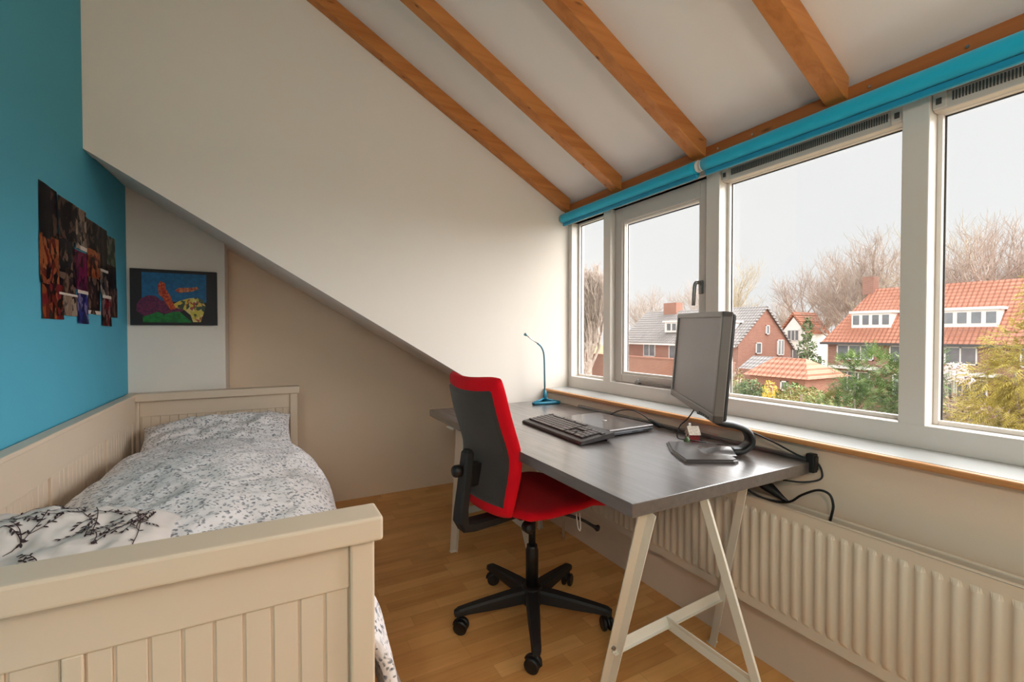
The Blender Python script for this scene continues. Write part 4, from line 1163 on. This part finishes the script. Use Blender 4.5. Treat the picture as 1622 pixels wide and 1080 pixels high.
# little house far behind between the two
sm_ = thing('house', 'small distant house with steep white gable between the bigger houses', 'house', (56, 32.2, GZ))
q = MB(); q.prism([(30.8, GZ), (33.6, GZ), (33.6, 1.2), (32.2, 3.0), (30.8, 1.2)], 'x', 55.5, 60); hpart(q, 'walls', M['wwhite'], sm_)
q = MB(); q.prism([(30.5, 1.0), (32.2, 3.3), (33.9, 1.0), (33.9, 1.3), (32.2, 3.65), (30.5, 1.3)], 'x', 55.3, 60); hpart(q, 'roof', M['tile_o'], sm_)
hwindow(sm_, 'x', 55.5, 31.5, 32.9, .2, 1.5, 3, 0)
hwindow(sm_, 'x', 55.5, 31.5, 32.9, -2.4, -.8, 2, 0)

# ---- trees
def barkm(name, a, c):
    t = NT(name); t.set(.9, 0, .1); t.color(t.ramp(t.noise(t.mapping(), 2.0, 4), [(.35, lin(a)), (.65, lin(c))])); return t.m
M['bark'] = barkm('grey_brown_bark', (162, 144, 132), (198, 182, 170))
M['bark_y'] = barkm('yellow_brown_bark', (172, 156, 130), (204, 190, 164))
def tree_mesh(seed, height, spread=1.0, trunk=.30, levels=5, upright=.35, minr=.012, dens=1.0, tf=.30):
    rnd = random.Random(seed); q = MB()
    def grow(p, d, L, r, lv):
        n = 4 if lv < 2 else 3; pts = [p.copy()]; rs = [r]
        for i in range(n):
            d = (d + Vector((rnd.uniform(-1, 1), rnd.uniform(-1, 1), rnd.uniform(-.5, .9))) * (.13 + .04 * lv) + Vector((0, 0, upright * .16))).normalized()
            p = p + d * (L / n); pts.append(p.copy()); rs.append(max(minr * .6, r * (1 - .42 * (i + 1) / n)))
        q.tube(pts, rs, 6 if lv < 2 else 3, cap=False)
        if lv >= levels: return
        k = (3 if lv < 2 else rnd.choice((2, 3, 3))) + (1 if rnd.random() < .4 * dens else 0)
        for j in range(k):
            f = rnd.uniform(.45, 1.0) if lv else rnd.uniform(.55, 1.0)
            i = min(int(f * n), n - 1); bp0 = pts[i].lerp(pts[i + 1], f * n - i)
            a = Vector((rnd.uniform(-1, 1), rnd.uniform(-1, 1), rnd.uniform(-.25, .7))).normalized()
            nd = (d * (.55 + .5 * upright) + a * .85 * spread).normalized()
            grow(bp0, nd, L * rnd.uniform(.58, .8), max(minr, r * (.56 - .05 * lv)), lv + 1)
        grow(pts[-1], d, L * .72, max(minr, r * .56), lv + 1)
    grow(Vector((0, 0, 0)), Vector((0, 0, 1)), height * tf, trunk, 0)
    zm = max(v.co.z for v in q.bm.verts)
    for v in q.bm.verts: v.co *= height / zm
    return q
protos = {}
def tree(x, y, h, kind, label, rz=0, mat='bark', sc=1.0):
    if kind not in protos:
        cfg = {'a': dict(seed=3, height=17, levels=5, dens=1.8), 'b': dict(seed=8, height=17, levels=5, dens=1.8, spread=1.15), 'c': dict(seed=21, height=17, levels=5, dens=1.8, spread=.9, upright=.6),
               'y': dict(seed=5, height=17, levels=5, dens=1.8, spread=1.1), 'p': dict(seed=14, height=20, levels=6, spread=.42, upright=1.3, trunk=.22, minr=.013, dens=2.4, tf=.16)}[kind]
        q = tree_mesh(**cfg); o = q.build('bare_tree', M['bark_y'] if kind in 'y' else M['bark'], recalc=False); protos[kind] = o
        base = cfg['height']
        o['h0'] = base
    else:
        src = protos[kind]; o = src.copy(); COL.objects.link(o)
    s = h / protos[kind]['h0']
    o.location = (x, y, GZ); o.scale = (s * sc, s * sc, s); o.rotation_euler = (0, 0, rz)
    tag(o, label, 'tree', 'bare winter trees beyond the houses'); return o
for a in (
 (30.0, 38.4, 14.3, 'p', 'dense upright bare tree filling the narrowest window pane', .3, 1.25),
 (31.5, 40.9, 10.0, 'p', 'lower bushy bare tree at the foot of the narrowest window pane', 2.1, 1.5),
 (62, 61.5, 15.8, 'b', 'bare tree behind the chimney of the grey-roofed house', 1.1, 1.0),
 (58, 48.9, 16.8, 'a', 'bare tree behind the handle side of the opening window', 2.0, 1.05),
 (56, 38.2, 17.4, 'y', 'pale yellowish bare tree rising behind the brick gable', .4, 1.0),
 (66, 39.4, 13.0, 'c', 'low bare tree between the brick gable and the row house', 1.7, 1.2),
 (60, 32.7, 17.0, 'a', 'bare tree above the little distant white house', 3.3, 1.0),
 (58, 28.2, 16.6, 'b', 'bare tree over the left end of the orange roof', 4.1, .95),
 (54, 23.4, 17.9, 'c', 'tall bare tree just left of the broad white mullion', 2.6, 1.1),
 (62, 24.8, 19.0, 'a', 'tallest bare tree, largely hidden by the broad white mullion', 5.0, 1.0),
 (54, 17.8, 17.6, 'y', 'bare tree at the left of the right-hand pane', 2.2, 1.0),
 (50, 14.4, 16.6, 'b', 'bare tree with a fork in the middle of the right-hand pane', .9, 1.0),
 (52, 12.6, 16.4, 'c', 'bare tree above the golden conifer at the right edge', 3.9, 1.1)):
    tree(a[0], a[1], a[2], a[3], a[4], a[5], sc=a[6])
for o in protos.values(): del o['h0']

# ---- evergreens and shrubs
def leafm(name, a, b_, c):
    t = NT(name); t.set(.8, 0, .2); f = t.noise(t.mapping(), 3.5, 5)
    t.color(t.ramp(f, [(.35, lin(a)), (.5, lin(b_)), (.68, lin(c))])); return t.m
M['green'] = leafm('evergreen_foliage', (76, 98, 60), (110, 132, 80), (150, 166, 106))
M['dkgreen'] = leafm('ivy_foliage', (78, 94, 68), (104, 120, 84), (136, 148, 104))
M['gold'] = leafm('golden_conifer_foliage', (140, 126, 58), (184, 166, 78), (214, 194, 106))
M['forsythia'] = leafm('forsythia_flowers', (196, 172, 76), (226, 202, 96), (238, 220, 130))
M['magnolia'] = leafm('magnolia_flowers', (226, 206, 206), (246, 232, 232), (252, 244, 242))
M['brown_shrub'] = leafm('brown_shrub_twigs', (120, 100, 84), (160, 136, 112), (176, 158, 118))
M['olive'] = leafm('olive_shrub_foliage', (110, 118, 72), (150, 152, 100), (186, 176, 118))
def foliage(name, loc, blobs, n, size, mat, label, cat='shrub', seed=1, droop=0.0, stem=None, group=None, sprays=0):
    rnd = random.Random(seed); q = MB(); tot = sum(b[3] * b[4] for b in blobs)
    for (cx, cy, cz, r, h) in blobs:
        k = max(8, int(n * r * h / tot))
        for _ in range(k):
            a = rnd.uniform(0, 2 * PI); e = math.asin(rnd.uniform(-.85, 1)); rr = rnd.uniform(.55, 1.0) ** .5
            rr *= 1 + .22 * noise.noise(Vector((cx + 2.2 * math.cos(a), cy + 2.2 * math.sin(a), cz + 2.2 * e)))
            d = Vector((math.cos(a) * math.cos(e), math.sin(a) * math.cos(e), math.sin(e)))
            p = Vector((cx, cy, cz)) + Vector((d.x * r, d.y * r, d.z * h)) * rr
            if sprays:
                ax = (d + Vector((rnd.uniform(-.5, .5), rnd.uniform(-.5, .5), rnd.uniform(-.3, .5) - droop))).normalized()
                sd = ax.cross(Vector((0, 0, 1))); sd = sd.normalized() if sd.length > .01 else Vector((1, 0, 0))
                for j in range(sprays):
                    f = j / sprays; s_ = 1 if j % 2 else -1
                    b0 = p + ax * size * 2.2 * f; t1 = b0 + (sd * s_ * (1 - f * .7) + ax * .8) * size * .9 + Vector((0, 0, -droop * size * .4)); w = ax * size * .22
                    vs = [q.bm.verts.new(x) for x in (b0 - w, b0 + w, t1)]; q.bm.faces.new(vs)
            else:
                u = Vector((rnd.uniform(-1, 1), rnd.uniform(-1, 1), rnd.uniform(-1, 1))).normalized(); w = u.cross(d + Vector((.1, .2, .3))).normalized()
                s_ = size * rnd.uniform(.6, 1.3)
                vs = [q.bm.verts.new(x) for x in (p - u * s_, p + w * s_ * .5, p + u * s_, p - w * s_ * .5)]; q.bm.faces.new(vs)
    o = q.build('foliage', mat, recalc=False)
    t = thing(name, label, cat, loc, 0, group); o.parent = t
    q = MB(); rs = random.Random(seed + 9)
    top = max(b[2] + b[4] * .4 for b in blobs)
    for i in range(stem or 5):
        b = rs.choice(blobs)
        q.tube(arc([(rs.uniform(-.15, .15), rs.uniform(-.15, .15), 0), (b[0] * .4, b[1] * .4, b[2] * .5), (b[0] + rs.uniform(-.3, .3) * b[3], b[1] + rs.uniform(-.3, .3) * b[3], b[2] + b[4] * .5)], 3), [.06, .055, .05, .045, .035, .03, .02], 5)
    q.build('stems', M['bark'], t); return t
H0 = -GZ
foliage('conifer', (13.4, 6.1, GZ), [(0, -.2, 4.6, 1.05, 1.0), (.1, .6, 4.1, .9, .9), (0, -.35, 5.55, .55, .75), (.1, .25, 5.6, .40, .6), (.2, -1.0, 5.3, .7, .9), (0, -1.3, 4.3, .9, 1.0), (-.1, .1, 3.5, 1.3, 1.1), (.1, -1.35, 5.9, .35, .55)], 4600, .10, M['green'],
        'feathery green conifer in front of the row house, left of the broad mullion', 'conifer', 4, .1, 6, sprays=7)
foliage('conifer', (9.8, 2.05, GZ), [(0, -.1, 7.1, .42, .75), (.1, .30, 6.55, .42, .32), (-.1, .48, 6.0, .45, .33), (0, 0, 6.1, .7, .6), (.1, .6, 5.35, .5, .36), (0, .35, 5.6, .6, .4), (-.1, .2, 4.9, .75, .5), (0, .72, 4.75, .5, .42), (.1, -.4, 5.4, .9, 1.0), (0, -.3, 7.6, .32, .5)], 6500, .062, M['gold'],
        'golden yellow conifer with drooping sprays at the right edge', 'conifer', 5, .5, 6, sprays=7)
foliage('shrub', (12.4, 3.65, GZ), [(0, 0, 4.8, .55, .5), (.2, .35, 5.0, .4, .5), (0, -.4, 4.9, .45, .55), (.1, .1, 4.2, .7, .6)], 2600, .05, M['brown_shrub'], 'tangled brown leafless shrub left of the golden conifer', seed=8, stem=26)
foliage('magnolia', (24, 7.6, GZ), [(0, 0, 5.2, .40, .38), (.1, -.25, 4.9, .30, .2), (0, .3, 4.85, .28, .2)], 500, .06, M['magnolia'], 'small white-blossomed magnolia before the row house', 'tree', 9, stem=5)
foliage('ivy_clad_tree', (33, 18.2, GZ), [(0, 0, 6.9, .35, 1.0), (.1, .1, 5.6, .6, .8), (0, -.2, 4.7, .8, .8), (.1, .25, 3.8, .9, .9), (0, 0, 2.6, 1.0, 1.0)], 1800, .12, M['dkgreen'], 'ivy-clad tree between the brick gable and the row house', 'tree', 12, stem=6)
foliage('shrub', (20, 13.5, GZ), [(0, 0, 4.1, .6, .5), (.1, .5, 3.9, .5, .5), (0, -.5, 3.6, .6, .7)], 1500, .07, M['dkgreen'], 'dark green shrub just right of the monitor', seed=14)
foliage('forsythia', (19.6, 12.35, GZ), [(0, 0, 4.1, .34, .55), (.1, -.2, 3.8, .36, .45), (0, .15, 3.6, .4, .4)], 900, .05, M['forsythia'], 'bright yellow flowering forsythia below the orange-roofed shed', 'shrub', 15)
foliage('shrub', (19, 11.0, GZ), [(0, 0, 4.2, .6, .5), (.1, -.6, 4.0, .7, .6), (0, .4, 3.7, .5, .6)], 1600, .07, M['green'], 'green shrub between the forsythia and the feathery conifer', seed=16)
foliage('shrub', (16, 8.9, GZ), [(0, 0, 4.4, .5, .5), (.1, -.5, 4.2, .6, .6), (0, .5, 4.0, .6, .6)], 1500, .06, M['olive'], 'olive-brown shrub touching the feathery conifer\'s left side', seed=17)
foliage('shrub', (29, 22.2, GZ), [(0, 0, 3.4, .9, .7), (0, 1.2, 3.2, .9, .7), (0, -1.3, 3.6, .7, .8)], 900, .08, M['brown_shrub'], 'brown climbing shrub on the low brick garden wall', seed=18, stem=14)
foliage('shrub', (22, 15.6, GZ), [(0, 0, 4.0, .5, .6), (0, .5, 3.6, .6, .6)], 700, .06, M['olive'], 'sparse olive bush hiding the corner of the orange-roofed shed', seed=19, stem=10)
for o in [ob for ob in bpy.data.objects if ob.type == 'MESH' and ob.users_collection == ()]: bpy.data.objects.remove(o)
